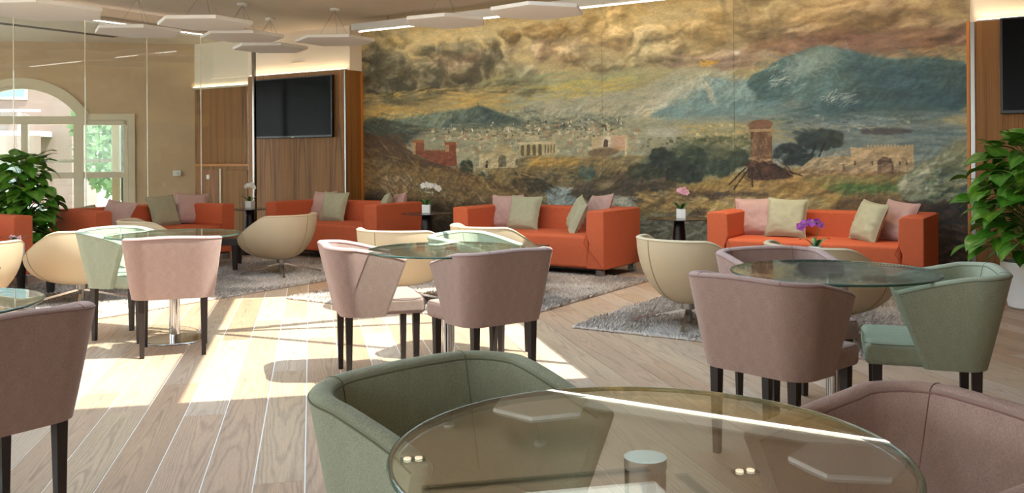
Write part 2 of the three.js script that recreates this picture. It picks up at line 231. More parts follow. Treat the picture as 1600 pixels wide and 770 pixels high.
  strokes(300, 253, 368, 1583, 520, ['#b7ad88', '#9d9c80', '#8b8d76', '#c4b58a', '#a79a76'], 90, 5, -0.03, 0.4); strokes(160, 1299, 386, 1601, 448, ['#c0aa70', '#b5a777', '#8c9078'], 90, 6, 0, 0.5); strokes(200, 1584, 372, 2047, 484, ['#6d7c78', '#7f8e88', '#5a6c6a', '#94a09a'], 110, 6, 0, 0.45); blob('#d2ccb4', 1212, 415, 60, 10, 0.8, 8);
  // the town: hundreds of dabs
  const town = (n, x0, y0, x1, y1, cols, w, h) => { for (let i = 0; i < n; i++) { c.globalAlpha = rr(0.4, 0.95); c.fillStyle = cols[Math.floor(rnd() * cols.length)]; const k = rr(0.4, 1.3); c.fillRect(rr(x0, x1), rr(y0, y1), w * k, h * rr(0.4, 1.3)); } c.globalAlpha = 1; };
  strokes(120, 452, 360, 1089, 401, ['#586157', '#4b584f', '#6b7262'], 50, 6, 0, 0.5);
  town(240, 297, 378, 1044, 420, ['#d9c9a0', '#e3d6b4', '#b9a87f', '#5b5645', '#6d6a57', '#a58062'], 12, 7); town(260, 368, 398, 1131, 465, ['#cdbd92', '#b4a67f', '#8b8164', '#d9cca4', '#a8876a'], 14, 9); town(70, 396, 363, 1089, 397, ['#e8dfc2', '#40483f', '#c9bf9f'], 5, 10); town(60, 1299, 383, 1511, 434, ['#d8c48a', '#caa96c', '#8f8a6a'], 12, 8); town(40, 1584, 369, 1902, 416, ['#c7bf9c', '#9aa193', '#5c6a66'], 16, 6); town(60, 1132, 427, 1454, 465, ['#5e5a45', '#c4b27f', '#7a7458'], 12, 8);
  fill('#4f5c5a', [1598, 410, 1706, 411, 1706, 431, 1598, 430], 2); fill('#565250', [1782, 411, 1914, 418, 1914, 430, 1781, 435], 2, 0.9); strokes(30, 1602, 405, 1902, 419, ['#c2b183'], 30, 3, 0, 0.6);
  // middle ground
  fill('#4a4234', [-20, 685, 2046, 631, 2045, 778, -22, 902], 0); fill('#8d7a54', [532, 505, 788, 485, 1131, 497, 1236, 520, 1256, 632, 661, 645], 8); strokes(260, 559, 483, 1152, 595, ['#9c8453', '#6f5d3f', '#b3975c', '#5d5038', '#84734c'], 90, 6, -0.08, 0.5); strokes(60, 738, 491, 907, 512, ['#c29b54', '#b58f4e'], 60, 5, -0.15, 0.6);
  fill('#5a5f48', [1110, 493, 1258, 449, 1454, 457, 1491, 520, 1152, 595], 8, 0.9); strokes(150, 1258, 430, 1492, 498, ['#4f573c', '#636a48', '#7a7a52', '#3f4836'], 34, 7, 0, 0.5);
  fill('#a5884f', [1076, 632, 1152, 599, 1236, 575, 1317, 558, 1491, 526, 1705, 520, 1948, 520, 1962, 633, 1869, 661, 1376, 690, 1042, 677], 8); strokes(420, 1109, 546, 1916, 634, ['#b48f58', '#8d6f46', '#c2a061', '#77603f', '#9c7a4c'], 80, 6, -0.1, 0.5, (x, y) => y > 632 - (x - 1076) * 0.2);
  strokes(60, 1705, 564, 1869, 588, ['#5b7a44', '#6e8a4e', '#4c683e'], 60, 7, -0.1, 0.6); strokes(50, 1654, 543, 1901, 561, ['#8e8a56', '#a08e58'], 80, 6, -0.05, 0.5); strokes(110, 1256, 594, 1491, 620, ['#5d4a36', '#6c5740', '#4e4234'], 90, 7, -0.12, 0.55); fill('#6b5540', [1705, 608, 1869, 588, 1900, 652, 1704, 666], 8, 0.8);
  // river, banks, dark bushes
  fill('#9aa7a0', [792, 588, 859, 579, 894, 599, 918, 623, 975, 659, 811, 646, 799, 611], 3); strokes(70, 792, 584, 964, 651, ['#c4cec8', '#7f8f8c', '#b0bdb8', '#8e9a92'], 30, 4, 0.25, 0.6);
  fill('#4d4436', [662, 548, 750, 537, 811, 579, 786, 611, 662, 602], 6); fill('#57493a', [871, 599, 976, 553, 1109, 526, 1257, 520, 1256, 603, 1098, 640, 918, 623], 5); strokes(200, 883, 533, 1236, 613, ['#3f4033', '#5b5340', '#6f6148', '#333a2e', '#7d6b4c'], 40, 6, -0.3, 0.5); strokes(90, 662, 538, 835, 600, ['#3a382c', '#54493a', '#2f3229'], 40, 6, 0.2, 0.5); blob('#a08c66', 1010, 573, 34, 14, 0.6, 6);
  const tree = (x, y, rx, ry, n, cols) => { for (let i = 0; i < n; i++) { const a = rr(0, 7), r = Math.sqrt(rnd()); blob(cols[i % cols.length], x + Math.cos(a) * r * rx, y + Math.sin(a) * r * ry, rr(6, 14), rr(5, 11), 0.8, 2); } };
  tree(1205, 497, 36, 34, 70, ['#343b31', '#3f4a3b', '#2b322b']); tree(1241, 513, 26, 36, 40, ['#333a31', '#414b3c']); tree(1152, 532, 60, 20, 50, ['#3a3d30', '#44483a']); tree(1310, 497, 36, 34, 80, ['#3c473a', '#48543f', '#2f392f']); tree(1277, 540, 60, 24, 60, ['#353d32', '#2e352c']); tree(1377, 520, 50, 22, 60, ['#45503e', '#3a4538']); tree(1445, 494, 26, 24, 30, ['#3c463a', '#4a5542']);
  tree(1592, 481, 42, 26, 70, ['#333c38', '#3e4842', '#2a322f']); tree(1675, 442, 60, 26, 110, ['#3b4540', '#46514a', '#333d39']); tree(1633, 499, 30, 20, 30, ['#36403b']); tree(478, 520, 26, 24, 50, ['#2f3a30', '#3c4838']); tree(537, 551, 14, 10, 14, ['#3c4838']); tree(574, 555, 12, 10, 12, ['#45503e']); tree(948, 537, 24, 26, 30, ['#4b5a50', '#5d6b5c']);
  c.strokeStyle = '#2f302a'; c.lineWidth = 5; for (const a of [[1663, 455, 1650, 495], [1689, 450, 1671, 492], [1226, 520, 1220, 559], [1308, 520, 1305, 555]]) { c.beginPath(); c.moveTo(a[0], a[1]); c.lineTo(a[2], a[3]); c.stroke(); }
  // left hill
  fill('#5f4a34', [-17, 400, 56, 399, 133, 417, 199, 437, 252, 474, 367, 507, 505, 538, 636, 585, 786, 626, 809, 852, -22, 902], 2); fill('#8a6f48', [-18, 468, 71, 475, 147, 516, 252, 521, 423, 534, 610, 603, 762, 639, 761, 696, -20, 721], 8, 0.85);
  strokes(520, -5, 432, 786, 664, ['#a3834f', '#7d6440', '#5a4632', '#93784a', '#6a5439', '#b19562'], 60, 6, 0.5, 0.5, (x, y) => y > 405 + (x - 8) * 0.24); strokes(140, -4, 400, 222, 481, ['#4a382a', '#6b523a', '#5b4430'], 40, 7, 0.4, 0.5);
  strokes(90, 101, 551, 236, 620, ['#c9ad83', '#b08f66', '#6d5138', '#d9c4a0'], 22, 6, 0.9, 0.6); strokes(24, 266, 580, 332, 612, ['#e2d8c0', '#cbbf9f'], 34, 3, 0.75, 0.8); fill('#2e2821', [-19, 612, 100, 610, 221, 637, 394, 640, 811, 642, 809, 852, -22, 902], 12, 0.75); strokes(160, 221, 597, 810, 695, ['#4b4430', '#6b5f3e', '#393428', '#7d6c45'], 40, 6, 0.15, 0.5); strokes(40, 366, 607, 557, 670, ['#b9ab86', '#8a7650'], 16, 6, 0.7, 0.5); strokes(90, 505, 520, 737, 612, ['#b59558', '#8b7244', '#6d5a3a'], 60, 5, 0.42, 0.5);
  // castle
  const rect = (col, x0, y0, x1, y1) => { c.fillStyle = col; c.fillRect(x0, y0, x1 - x0, y1 - y0); };
  fill('#8a4f38', [258, 470, 293, 461, 395, 462, 434, 467, 439, 512, 395, 516, 324, 498]); rect('#8f5539', 255, 426, 293, 475); rect('#c29a6c', 241, 426, 255, 472); rect('#8a4d37', 404, 435, 434, 512); rect('#bd9168', 387, 437, 404, 464); rect('#a5663f', 238, 421, 293, 431); rect('#9c5c3d', 384, 430, 435, 440); for (let i = 0; i < 12; i++) { const x = lerp(296, 381, i / 11); rect('#8a4f38', x, 457, x + 5, 464); } strokes(60, 267, 465, 434, 509, ['#7a4430', '#a0634a', '#6d3d2c'], 12, 4, 0, 0.4);
  // domed church, arcade, gate
  fill('#bba981', [532, 472, 551, 468, 601, 468, 683, 465, 693, 486, 688, 520, 537, 525]); c.fillStyle = '#ab9b74'; c.beginPath(); c.ellipse(632, 462, 34, 22, 0, PI, 0); c.fill(); rect('#b7a67c', 596, 459, 665, 473); rect('#d2bf95', 532, 474, 548, 520); const arch = (col, x, y, w, h) => { c.fillStyle = col; c.beginPath(); c.ellipse(x, y, w, w * 1.1, 0, PI, 0); c.rect(x - w, y, 2 * w, h); c.fill(); }; arch('#6e6650', 627, 492, 15, 26); arch('#4c4436', 564, 501, 5, 20); arch('#71674d', 685, 497, 6, 16); strokes(70, 537, 468, 688, 520, ['#cbb88c', '#9a8a65', '#d9c9a0'], 14, 3, 0, 0.4);
  fill('#c1ad7f', [693, 439, 832, 428, 841, 477, 698, 480]); c.fillStyle = '#c4b58e'; c.beginPath(); c.ellipse(741, 429, 24, 14, 0, PI, 0); c.fill(); for (let i = 0; i < 4; i++) arch('#6b6348', lerp(707, 776, i / 3), 450, 6.5, 30); for (let i = 0; i < 4; i++) { const x = lerp(793, 827, i / 3); rect('#7a7050', x, 445, x + 5, 472); } rect('#d6c498', 691, 435, 836, 443);
  fill('#c8b28a', [968, 423, 1000, 419, 1093, 419, 1092, 467, 967, 467], 0, 0.9); rect('#cfa98a', 1040, 420, 1084, 465); rect('#d9cbb0', 1002, 423, 1033, 456); arch('#5e4c3c', 1017, 440, 8, 16); fill('#7f6a52', [958, 461, 1055, 456, 1066, 480, 949, 488], 2); blob('#d29a4c', 1057, 462, 14, 5, 0.8, 4); rect('#d8c79c', 1082, 429, 1088, 483);
  // the round tower with its mound
  fill('#4f3a2c', [1450, 511, 1477, 504, 1551, 504, 1579, 531, 1610, 547, 1556, 555, 1463, 557, 1477, 520], 1); fill('#5b3f30', [1488, 509, 1543, 509, 1561, 553, 1488, 557], 1); const tg = c.createLinearGradient(1482, 37, 1548, 44); tg.addColorStop(0, '#b38d60'); tg.addColorStop(0.3, '#9a7450'); tg.addColorStop(0.42, '#70523c'); tg.addColorStop(0.65, '#6a4e3a'); tg.addColorStop(0.8, '#96704c'); tg.addColorStop(1, '#7a5a42'); c.fillStyle = tg; P([1481, 413, 1542, 415, 1543, 508, 1480, 506]); c.fill(); rect('#82604a', 1477, 399, 1540, 413); c.fillStyle = '#86624a'; c.beginPath(); c.ellipse(1509, 401, 37, 20, 0, PI, 0); c.fill(); rect('#b89a70', 1474, 409, 1548, 417); strokes(110, 1483, 417, 1541, 502, ['#a8845a', '#7d5c42', '#c0a070', '#60452f'], 14, 4, 1.5, 0.4); strokes(40, 1482, 491, 1541, 506, ['#c7a878', '#5d4331'], 14, 4, 0, 0.5);
  c.strokeStyle = '#3b2c22'; c.lineWidth = 4; for (const a of [[1477, 520, 1429, 584], [1465, 520, 1415, 569], [1495, 509, 1514, 555], [1484, 520, 1484, 576], [1550, 513, 1601, 547], [1561, 520, 1629, 545]]) { c.beginPath(); c.moveTo(a[0], a[1]); c.lineTo(a[2], a[3]); c.stroke(); } strokes(60, 1463, 506, 1601, 553, ['#46332a', '#6b4d3a', '#2f231c'], 26, 4, 0.6, 0.5);
  // fort on the right
  fill('#b7a078', [1622, 520, 1654, 495, 1688, 489, 1756, 487, 1756, 536, 1622, 542]); fill('#c1a67c', [1756, 468, 1914, 463, 1914, 527, 1756, 538]); rect('#c9ae84', 1755, 465, 1796, 487); for (let i = 0; i < 14; i++) { const x = lerp(1798, 1909, i / 13); rect('#c4aa80', x, 459, x + 5, 466); } arch('#6b5340', 1844, 512, 20, 24); arch('#8d7355', 1846, 517, 12, 18); for (const x of [1766, 1809, 1878, 1894]) rect('#6f5a44', x, 501, x + 4, 513); rect('#6f5d48', 1733, 510, 1742, 532); strokes(160, 1628, 474, 1910, 534, ['#d0b88c', '#a88f68', '#bda27a', '#94795a'], 18, 4, 0, 0.35); strokes(60, 1619, 531, 1917, 540, ['#b08c60', '#7b6044'], 50, 5, 0, 0.5);
  // boulder at the right edge
  fill('#463a30', [1877, 585, 1932, 584, 2046, 517, 2045, 778, 1907, 786, 1908, 652], 5); fill('#8e8f72', [1873, 578, 1874, 558, 1895, 534, 1932, 510, 1978, 484, 2047, 435, 2046, 582, 1977, 613, 1916, 614, 1885, 598], 3); strokes(170, 1877, 441, 2046, 607, ['#b9b893', '#7f8a66', '#a3a07c', '#6f7a5a', '#c6c2a4'], 34, 6, -0.6, 0.5, (x, y) => y > 571 - (x - 1873) * 0.9 && y < 604); strokes(60, 1879, 520, 1947, 575, ['#d3cfae', '#c2bd98'], 26, 7, -0.7, 0.6, (x, y) => y > 564 - (x - 1873) * 0.8); strokes(70, 1932, 525, 2046, 599, ['#47603f', '#3f5a6a', '#5b6a4a', '#2f3d3a'], 26, 6, -0.4, 0.5); strokes(240, 1916, 609, 2045, 778, ['#34302c', '#4a3a2e', '#5a4838', '#26262a', '#3d4046'], 40, 8, 0.4, 0.5); strokes(60, 1939, 667, 2045, 778, ['#6b5540', '#7d6650'], 26, 6, 0.2, 0.4);
  // rocks and water low in the middle
  fill('#6d6f5e', [1097, 672, 1235, 652, 1356, 649, 1385, 818, 1074, 836], 12); strokes(160, 1130, 665, 1356, 781, ['#8b8f80', '#5f6456', '#a3a392', '#4b4c40', '#77704f'], 60, 6, 0, 0.5); fill('#b59a66', [1309, 646, 1337, 627, 1415, 606, 1472, 602, 1528, 612, 1671, 598, 1691, 619, 1691, 667, 1317, 679], 4); strokes(170, 1313, 608, 1687, 649, ['#c9ae76', '#d3bd8c', '#96794e', '#c9b04a', '#b8935a'], 40, 6, -0.05, 0.5, (x, y) => y > 605); strokes(40, 1305, 643, 1346, 678, ['#4a4132', '#6b5e46'], 20, 6, 0.5, 0.6); fill('#a7a591', [980, 634, 1009, 613, 1038, 605, 1069, 608, 1098, 620, 1122, 635, 1130, 655, 986, 659], 3); strokes(50, 994, 610, 1119, 639, ['#c9c7b6', '#8b8974', '#b9b7a6'], 20, 5, 0.2, 0.5); strokes(120, 1131, 592, 1317, 650, ['#b5945a', '#8a6f48', '#6d5a3e', '#c2a468'], 50, 6, -0.05, 0.5); strokes(100, 279, 677, 502, 826, ['#3b3a2e', '#55523c', '#2b2b24', '#6a6448'], 30, 6, 0.3, 0.5);
  // break the paint up: warp by noise, canvas grain, small tonal dabs
  const crag = (x, y) => { let a = 0.5, t = 0; x = x * 0.013 + y * 0.006; y = y * 0.016; for (let k = 0; k < 4; k++) { t += a * (1 - Math.abs(gnoise(x, y)) * 1.6); a *= 0.5; [x, y] = [x * 1.6 - y * 1.2 + 5.3, x * 1.2 + y * 1.6 + 8.9]; } return t; };
  const src = c.getImageData(0, 0, W, H).data, out = new Uint8Array(W * H * 4);
  for (let y = 0; y < H; y++) for (let x = 0; x < W; x++) {
    const wx = (fbm(x * 0.045, y * 0.06, 3) - 0.5) * 4 + (noise(x * 0.3, y * 0.3) - 0.5) * 2, wy = (fbm(x * 0.045 + 90, y * 0.06, 3) - 0.5) * 4 + (noise(x * 0.3 + 50, y * 0.3) - 0.5) * 2;
    const sx = Math.round(clamp(x + wx, 0, W - 1)), sy = Math.round(clamp(y + wy, 0, H - 1)), i = (sy * W + sx) * 4, o = ((H - 1 - y) * W + x) * 4;
    const right = smooth(1160, 1330, x), hill = right * smooth(195, 235, y + Math.max(0, 1480 - x) * -0.12) * (1 - smooth(330, 380, y)) * 0.2 + (1 - right) * smooth(310, 335, y) * (1 - smooth(350, 390, y)) * 0.25, ground = smooth(430, 520, y) * 0.3, amt = Math.max(hill, ground), ridge = amt > 0.01 ? clamp((crag(x, y) - crag(x - 5, y - 4)) * 3.2, -0.35, 0.45) * amt : 0, dab = ridge + (fbm(x * 0.03, y * 0.075, 4) - 0.5) * 0.2 + (noise(x * 0.16, y * 0.34) - 0.5) * 0.12 + (PERM[(x * 71 + y * 913) & 65535] - 0.5) * 0.06, k = 1 + dab, hue = (fbm(x * 0.02 + 30, y * 0.03 + 70, 3) - 0.5) * 22;
    out[o] = clamp(src[i] * k * 0.98 + hue * 0.6, 0, 255); out[o + 1] = clamp(src[i + 1] * k + hue * 0.2, 0, 255); out[o + 2] = clamp(src[i + 2] * k * 1.03 - hue * 0.4, 0, 255); out[o + 3] = 255;
  }
  const t = new THREE.DataTexture(out, W, H); t.colorSpace = THREE.SRGBColorSpace; t.magFilter = THREE.LinearFilter; t.minFilter = THREE.LinearMipmapLinearFilter; t.generateMipmaps = true; t.needsUpdate = true; return t;
}
// ---------- the setting ----------
const MURAL_Z = -9.9, PANEL_Z = -9.55, GLASS_X = -10.3;
// floor: joint-coloured bed with a plank for every board
{
  const floor = struct('floor', [0, 0, 0], PI / 4);                   // local x = V, local z = -U
  part('subfloor', box(17.6, 0.2, 19.3, -0.5, -0.104, -6.35), M.joint, floor);
  const PW = 0.195, PL = 1.9, GAP = 0.006, geos = [], mats = [];
  for (let q = 0; q < 4; q++) for (const flip of [0, 1]) {
    const g = new THREE.BoxGeometry(PW - GAP, 0.004, PL - GAP * 0.25).translate(0, -0.002, 0), p = g.attributes.position, uv = g.attributes.uv;
    for (let i = 0; i < p.count; i++) uv.setXY(i, (q + clamp((flip ? -1 : 1) * p.getX(i) / PW + 0.5, 0.01, 0.99)) / 4, (flip ? -1 : 1) * p.getZ(i) / 2 + 0.5);
    geos.push(g);
  }
  for (const c of ['#ffffff', '#fbf3ec', '#f0e4da', '#f6f0e4', '#ecdccd']) mats.push(std({ color: c, map: oakTex, roughness: 0.5 }));
  const all = [], v3 = new THREE.Vector3(); camera.updateMatrixWorld(); camera.updateProjectionMatrix();
  for (let r = 0; r < 88; r++) {
    const v = -9 + (r + 0.5) * PW, off = rr(0, PL);
    for (let k = 0; k < 11; k++) {
      const u = -3.4 + off + k * PL, [x, z] = XZ(u, v); if (u > 15.6 || z < -10.6 || (z < -9.9 && x > -10.5)) continue;
      let seen = 0; for (const t of [-0.8, -0.4, 0, 0.4, 0.8]) { const [a, b] = XZ(u + t, v); v3.set(a, 0, b).project(camera); if (v3.z < 1 && Math.abs(v3.x) < 1.03 && Math.abs(v3.y) < 1.05) seen = 1; }
      all.push({ u, v, seen, d: Math.hypot(x, z), g: Math.floor(rnd() * 8), m: Math.floor(rnd() * 5) });
    }
  }
  all.sort((a, b) => b.seen - a.seen || a.d - b.d);
  const rest = [[], [], [], [], []];
  all.forEach((p, i) => {
    if (i < 300) part(numbered('plank'), geos[p.g], mats[p.m], floor, [p.v, 0, -p.u]);
    else rest[p.m].push(geos[p.g].clone().translate(p.v, 0, -p.u));
  });
  rest.forEach((l, k) => { if (l.length) part('planks', merge(l), mats[k], floor).userData.kind = 'stuff'; });
}
// ceiling with the skylight opening
const SKYLIGHT = { v0: -2.7, v1: 3.0, u0: 4.01, u1: 7.7 };
{
  const s = new THREE.Shape([[-9.3, -3.3], [8.3, -3.3], [8.3, 15.9], [-9.3, 15.9]].map((p) => new THREE.Vector2(...p))), h = new THREE.Path(), k = SKYLIGHT;
  [[k.v0, k.u0], [k.v0, k.u1], [k.v1, k.u1], [k.v1, k.u0]].forEach((p, i) => i ? h.lineTo(...p) : h.moveTo(...p)); h.closePath(); s.holes.push(h);
  const c = struct('ceiling', [0, CEIL, 0], PI / 4);
  part('ceiling_slab', metreUV(new THREE.ExtrudeGeometry(s, { depth: 0.2, bevelEnabled: false }).rotateX(-PI / 2)), M.ceiling, c);
  const sl = struct('skylight', [0, CEIL, 0], PI / 4), vm = (k.v0 + k.v1) / 2, um = (k.u0 + k.u1) / 2, lv = k.v1 - k.v0, lu = k.u1 - k.u0;
  for (const [w, d, x, z] of [[lv + 0.2, 0.1, vm, -k.u0 + 0.05], [lv + 0.2, 0.1, vm, -k.u1 - 0.05], [0.1, lu, k.v0 - 0.05, -um], [0.1, lu, k.v1 + 0.05, -um]]) part('curb', box(w, 0.16, d, x, 0.28, z), M.white, sl);
  part('pane', box(lv, 0.01, lu, vm, 0.3, -um), M.pane, sl);
  part('beam', box(0.1, 0.12, lu, 0.6, 0.06, -um), M.white, sl);
  const hub = [0.6, 0.1, -6.05];
  part('hub', cyl(0.07, 0.07, 0.03, ...hub), M.steel, sl);
  for (const [a, w] of [[0.27, 0.075], [-0.02, 0.05], [-0.7, 0.06]]) {
    let t1 = k.v1 - 0.6, t0 = k.v0 - 0.6; if (6.05 + a * t1 < k.u0) t1 = (k.u0 - 6.05) / a; if (6.05 + a * t0 > k.u1) t0 = (k.u1 - 6.05) / a;
    part('tie_rod', bar([0.6 + t0, 0.1, -6.05 - a * t0], [0.6 + t1, 0.1, -6.05 - a * t1], w, w), M.steel, sl);
  }
}
// walls that carry nothing in the photograph
part('wall_mural', box(11, CEIL, 0.2, -3.4, CEIL / 2, MURAL_Z - 0.1), M.cream, struct('wall_back'));
{
  const w = struct('wall_right', [0, 0, 0], PI / 4); part('wall_face', box(0.2, CEIL, 19.2, 8.1, CEIL / 2, -6.3), M.wall, w);
  const r = struct('wall_rear', [0, 0, 0], PI / 4);
  for (const [a, y, h, x] of [[17.4, 0.35, 0.7, -0.5], [17.4, 2.97, 0.34, -0.5], [1.2, 1.75, 2.1, -8.6], [9.7, 1.75, 2.1, 3.35]]) part('wall_face', box(a, h, 0.2, x, y, 3.1), M.wall, r);
  const win = struct('window_2', [0, 0, 0], PI / 4);
  for (let i = 0; i <= 4; i++) part('mullion', box(0.08, 2.1, 0.1, lerp(-7.96, -1.54, i / 4), 1.75, 3.1), M.frameCream, win);
  for (let i = 0; i < 4; i++) part('pane', box(6.5 / 4 - 0.08, 2.1, 0.01, lerp(-8, -1.5, (i + 0.5) / 4), 1.75, 3.1), M.pane, win);
  const l = struct('wall_left', [0, 0, 0], PI / 4), w3 = struct('window_3', [0, 0, 0], PI / 4);
  for (const [y, h, z, d] of [[0.15, 0.3, -6.3, 19.2], [2.98, 0.32, -6.3, 19.2], [1.56, 2.52, 2.6, 1.4], [1.56, 2.52, -2.9, 2.0], [1.56, 2.52, -15.5, 0.8]]) part('wall_face', box(0.2, h, d, -9.1, y, z), M.wall, l);
  for (const [a, b, n] of [[1.9, -1.9, 2], [-3.9, -15.1, 6]]) { for (let i = 0; i <= n; i++) part('mullion', box(0.1, 2.52, 0.08, -9.1, 1.56, lerp(a, b, i / n)), M.frameCream, w3); for (let i = 0; i < n; i++) part('pane', box(0.01, 2.52, (a - b) / n - 0.08, -9.1, 1.56, lerp(a, b, (i + 0.5) / n)), M.pane, w3); }
}
// ---- mural: canvas widths side by side with gilt edges
{
  const tex = muralTexture(), m = std({ map: tex, roughness: 0.75 }), mural = tag(new THREE.Group(), 'huge painted mural of an ancient city below mountains under stormy clouds', 'mural');
  mural.name = 'mural'; mural.position.set(-8.85, 0.05, MURAL_Z + 0.008); scene.add(mural);
  const cuts = [0, 1.72, 3.86, 5.5, 7.86];
  for (let i = 0; i < 4; i++) {
    const w = cuts[i + 1] - cuts[i] - 0.003, g = new THREE.BoxGeometry(w, 3.07, 0.012).translate(cuts[i] + w / 2, 1.535, 0.006), p = g.attributes.position, uv = g.attributes.uv;
    for (let k = 0; k < p.count; k++) uv.setXY(k, p.getX(k) / 7.86, p.getY(k) / 3.07);
    part('canvas_panel', g, m, mural);
  }
  for (const [x, n] of [[0.012, 0.024], [7.848, 0.03]]) part('gilt_edge', rbox(n, x < 1 ? 2.44 : 2.5, 0.05, 0.006, x, x < 1 ? 1.22 : 1.25, 0.02), M.gold, mural);
}
// ---- walnut panels left and right of the mural, cream wall above them
const walnut = std({ map: veneer(3, [158, 112, 64], [58, 38, 26], 0.36, 9), roughness: 0.62 }), walnutWarm = std({ map: veneer(11, [158, 106, 50], [82, 50, 23], 0.62, 5), roughness: 0.6 });
function woodPanel(name, x0, x1, top, mat, sideMat) {
  const w = struct(name);
  part('veneer_face', box(x1 - x0, top, 0.02, (x0 + x1) / 2, top / 2, PANEL_Z - 0.01), mat, w);
  part('carcass', box(x1 - x0 - 0.02, top - 0.03, 0.32, (x0 + x1) / 2, (top - 0.03) / 2, PANEL_Z - 0.185), sideMat, w);
  part('side_face', box(0.02, top, 0.33, x1 - 0.01, top / 2, PANEL_Z - 0.185), sideMat, w);
  part('upper_wall', box(x1 - x0, CEIL - top, 0.27, (x0 + x1) / 2, (CEIL + top) / 2, PANEL_Z - 0.215), M.cream, w);
  return w;
}
{
  const L = woodPanel('wall_left_panel', -10.86, -8.85, 2.51, walnut, walnutWarm);
  part('corner_strip', box(0.02, 2.51, 0.016, -8.865, 1.255, PANEL_Z + 0.003), M.steel, L);
  const Rr = woodPanel('wall_right_panel', -0.93, 2.0, 2.5, walnutWarm, walnutWarm);
  part('corner_strip', box(0.035, 2.5, 0.03, -0.935, 1.25, PANEL_Z - 0.005), M.steel, Rr);
}
function lightStrip(label, x0, x1, y, z, up, strength, mat, col) {
  const t = thing('light_strip', label, 'light strip', [(x0 + x1) / 2, y, z]), L = x1 - x0;
  part('diffuser', rbox(L, 0.012, 0.018, 0.004), mat, t);
  part('channel', box(L, 0.012, 0.024, 0, up ? -0.012 : 0.012, 0), M.alu, t);
  const l = new THREE.RectAreaLight(new THREE.Color(...col), strength, L, 0.03); l.position.y = up ? 0.012 : -0.012; l.rotation.x = up ? PI / 2 : -PI / 2; t.add(l);
  return t;
}
lightStrip('warm light strip along the top of the walnut panel behind the left television', -10.84, -8.87, 2.53, PANEL_Z - 0.03, true, 9, M.led, [1, 0.76, 0.46]);
lightStrip('warm light strip along the top of the walnut panel behind the right television', -0.9, 1.2, 2.52, PANEL_Z - 0.03, true, 12, M.led, [1, 0.76, 0.46]);
{
  const t = thing('wall_washer', 'long pale housing with a bright light line over the top of the mural', 'light fitting', [-4.62, 3.03, MURAL_Z + 0.65]);
  part('housing', box(7.56, 0.085, 0.16, 0, -0.005, 0), M.white, t); for (const x of [-3.2, -1, 1.2, 3.2]) part('hanger', cyl(0.006, 0.006, 0.08, x, 0.075, 0, 8), M.steel, t); part('diffuser', rbox(7.5, 0.02, 0.03, 0.005, 0, -0.05, -0.05), M.ledWhite, t);
  const l = new THREE.RectAreaLight(new THREE.Color(1, 0.85, 0.62), 22, 7.5, 0.04); l.position.set(0, -0.066, -0.05); l.rotation.x = -PI / 2 + 0.5; t.add(l);
}
tag(part('wall_vent', rbox(0.26, 0.022, 0.012, 0.004), M.frameCream, scene, [-9.86, 2.68, PANEL_Z - 0.074]), 'small slim vent on the cream wall above the left television', 'vent');
function television(label, x, y) {
  const t = thing('television', label, 'television', [x, y, PANEL_Z + 0.055]);
  part('bezel', rbox(1.56, 0.885, 0.045, 0.008), M.bezel, t); part('screen', box(1.52, 0.835, 0.004, 0, 0.008, 0.0235), M.screen, t); part('badge', box(0.04, 0.008, 0.004, 0, -0.431, 0.0235), M.steel, t);
  part('wall_bracket', box(0.5, 0.4, 0.03, 0, 0, -0.038), M.bezel, t);
}
television('wide black television on the dark flamed walnut panel left of the mural', -9.83, 2.005); television('wide black television on the reddish walnut panel above the right-hand plant', 0.08, 2.065);
// ---- glass partition on the left
{
  const g = struct('glass_partition'), zs = [-9.06, -8.23, -7.39, -6.53, -5.66, -4.8, -3.94, -3.08, -2.22];
  for (let i = 0; i < zs.length - 1; i++) {
    const a = zs[i], b = zs[i + 1];
    part('pane', box(0.012, 2.95, b - a - 0.014, GLASS_X, 1.485, (a + b) / 2), M.pane, g);
    part('joint_seal', box(0.0135, 2.95, 0.004, GLASS_X, 1.485, b), M.frameCream, g);
  }
  part('head_channel', box(0.07, 0.07, 7.0, GLASS_X, 2.995, -5.62), M.alu, g); part('bulkhead', box(0.06, 0.11, 7.0, GLASS_X, 3.085, -5.62), M.ceiling, g); part('floor_channel', box(0.05, 0.012, 7.0, GLASS_X, 0.006, -5.62), M.steel, g);
  const post = tag(new THREE.Group(), 'tall chrome post at the end of the glass partition beside the walnut panel', 'post'); post.name = 'post'; post.position.set(GLASS_X, 0, -9.17); scene.add(post);
  part('tube', rbox(0.05, 2.98, 0.05, 0.012, 0, 1.5, 0), M.postMetal, post); part('head_fitting', rbox(0.1, 0.06, 0.08, 0.01, 0, 3.01, 0), M.steel, post); part('foot_plate', cyl(0.06, 0.06, 0.012, 0, 0.006, 0), M.steel, post);
  const t = thing('light_strip', 'bright light line in the head channel of the glass partition', 'light strip', [GLASS_X + 0.05, 2.965, -6.2]);
  part('diffuser', rbox(0.02, 0.012, 5.6, 0.004), M.ledWhite, t); const l = new THREE.RectAreaLight(new THREE.Color(1, 0.82, 0.55), 3, 0.03, 5.6); l.position.y = -0.012; l.rotation.x = -PI / 2; t.add(l);
}
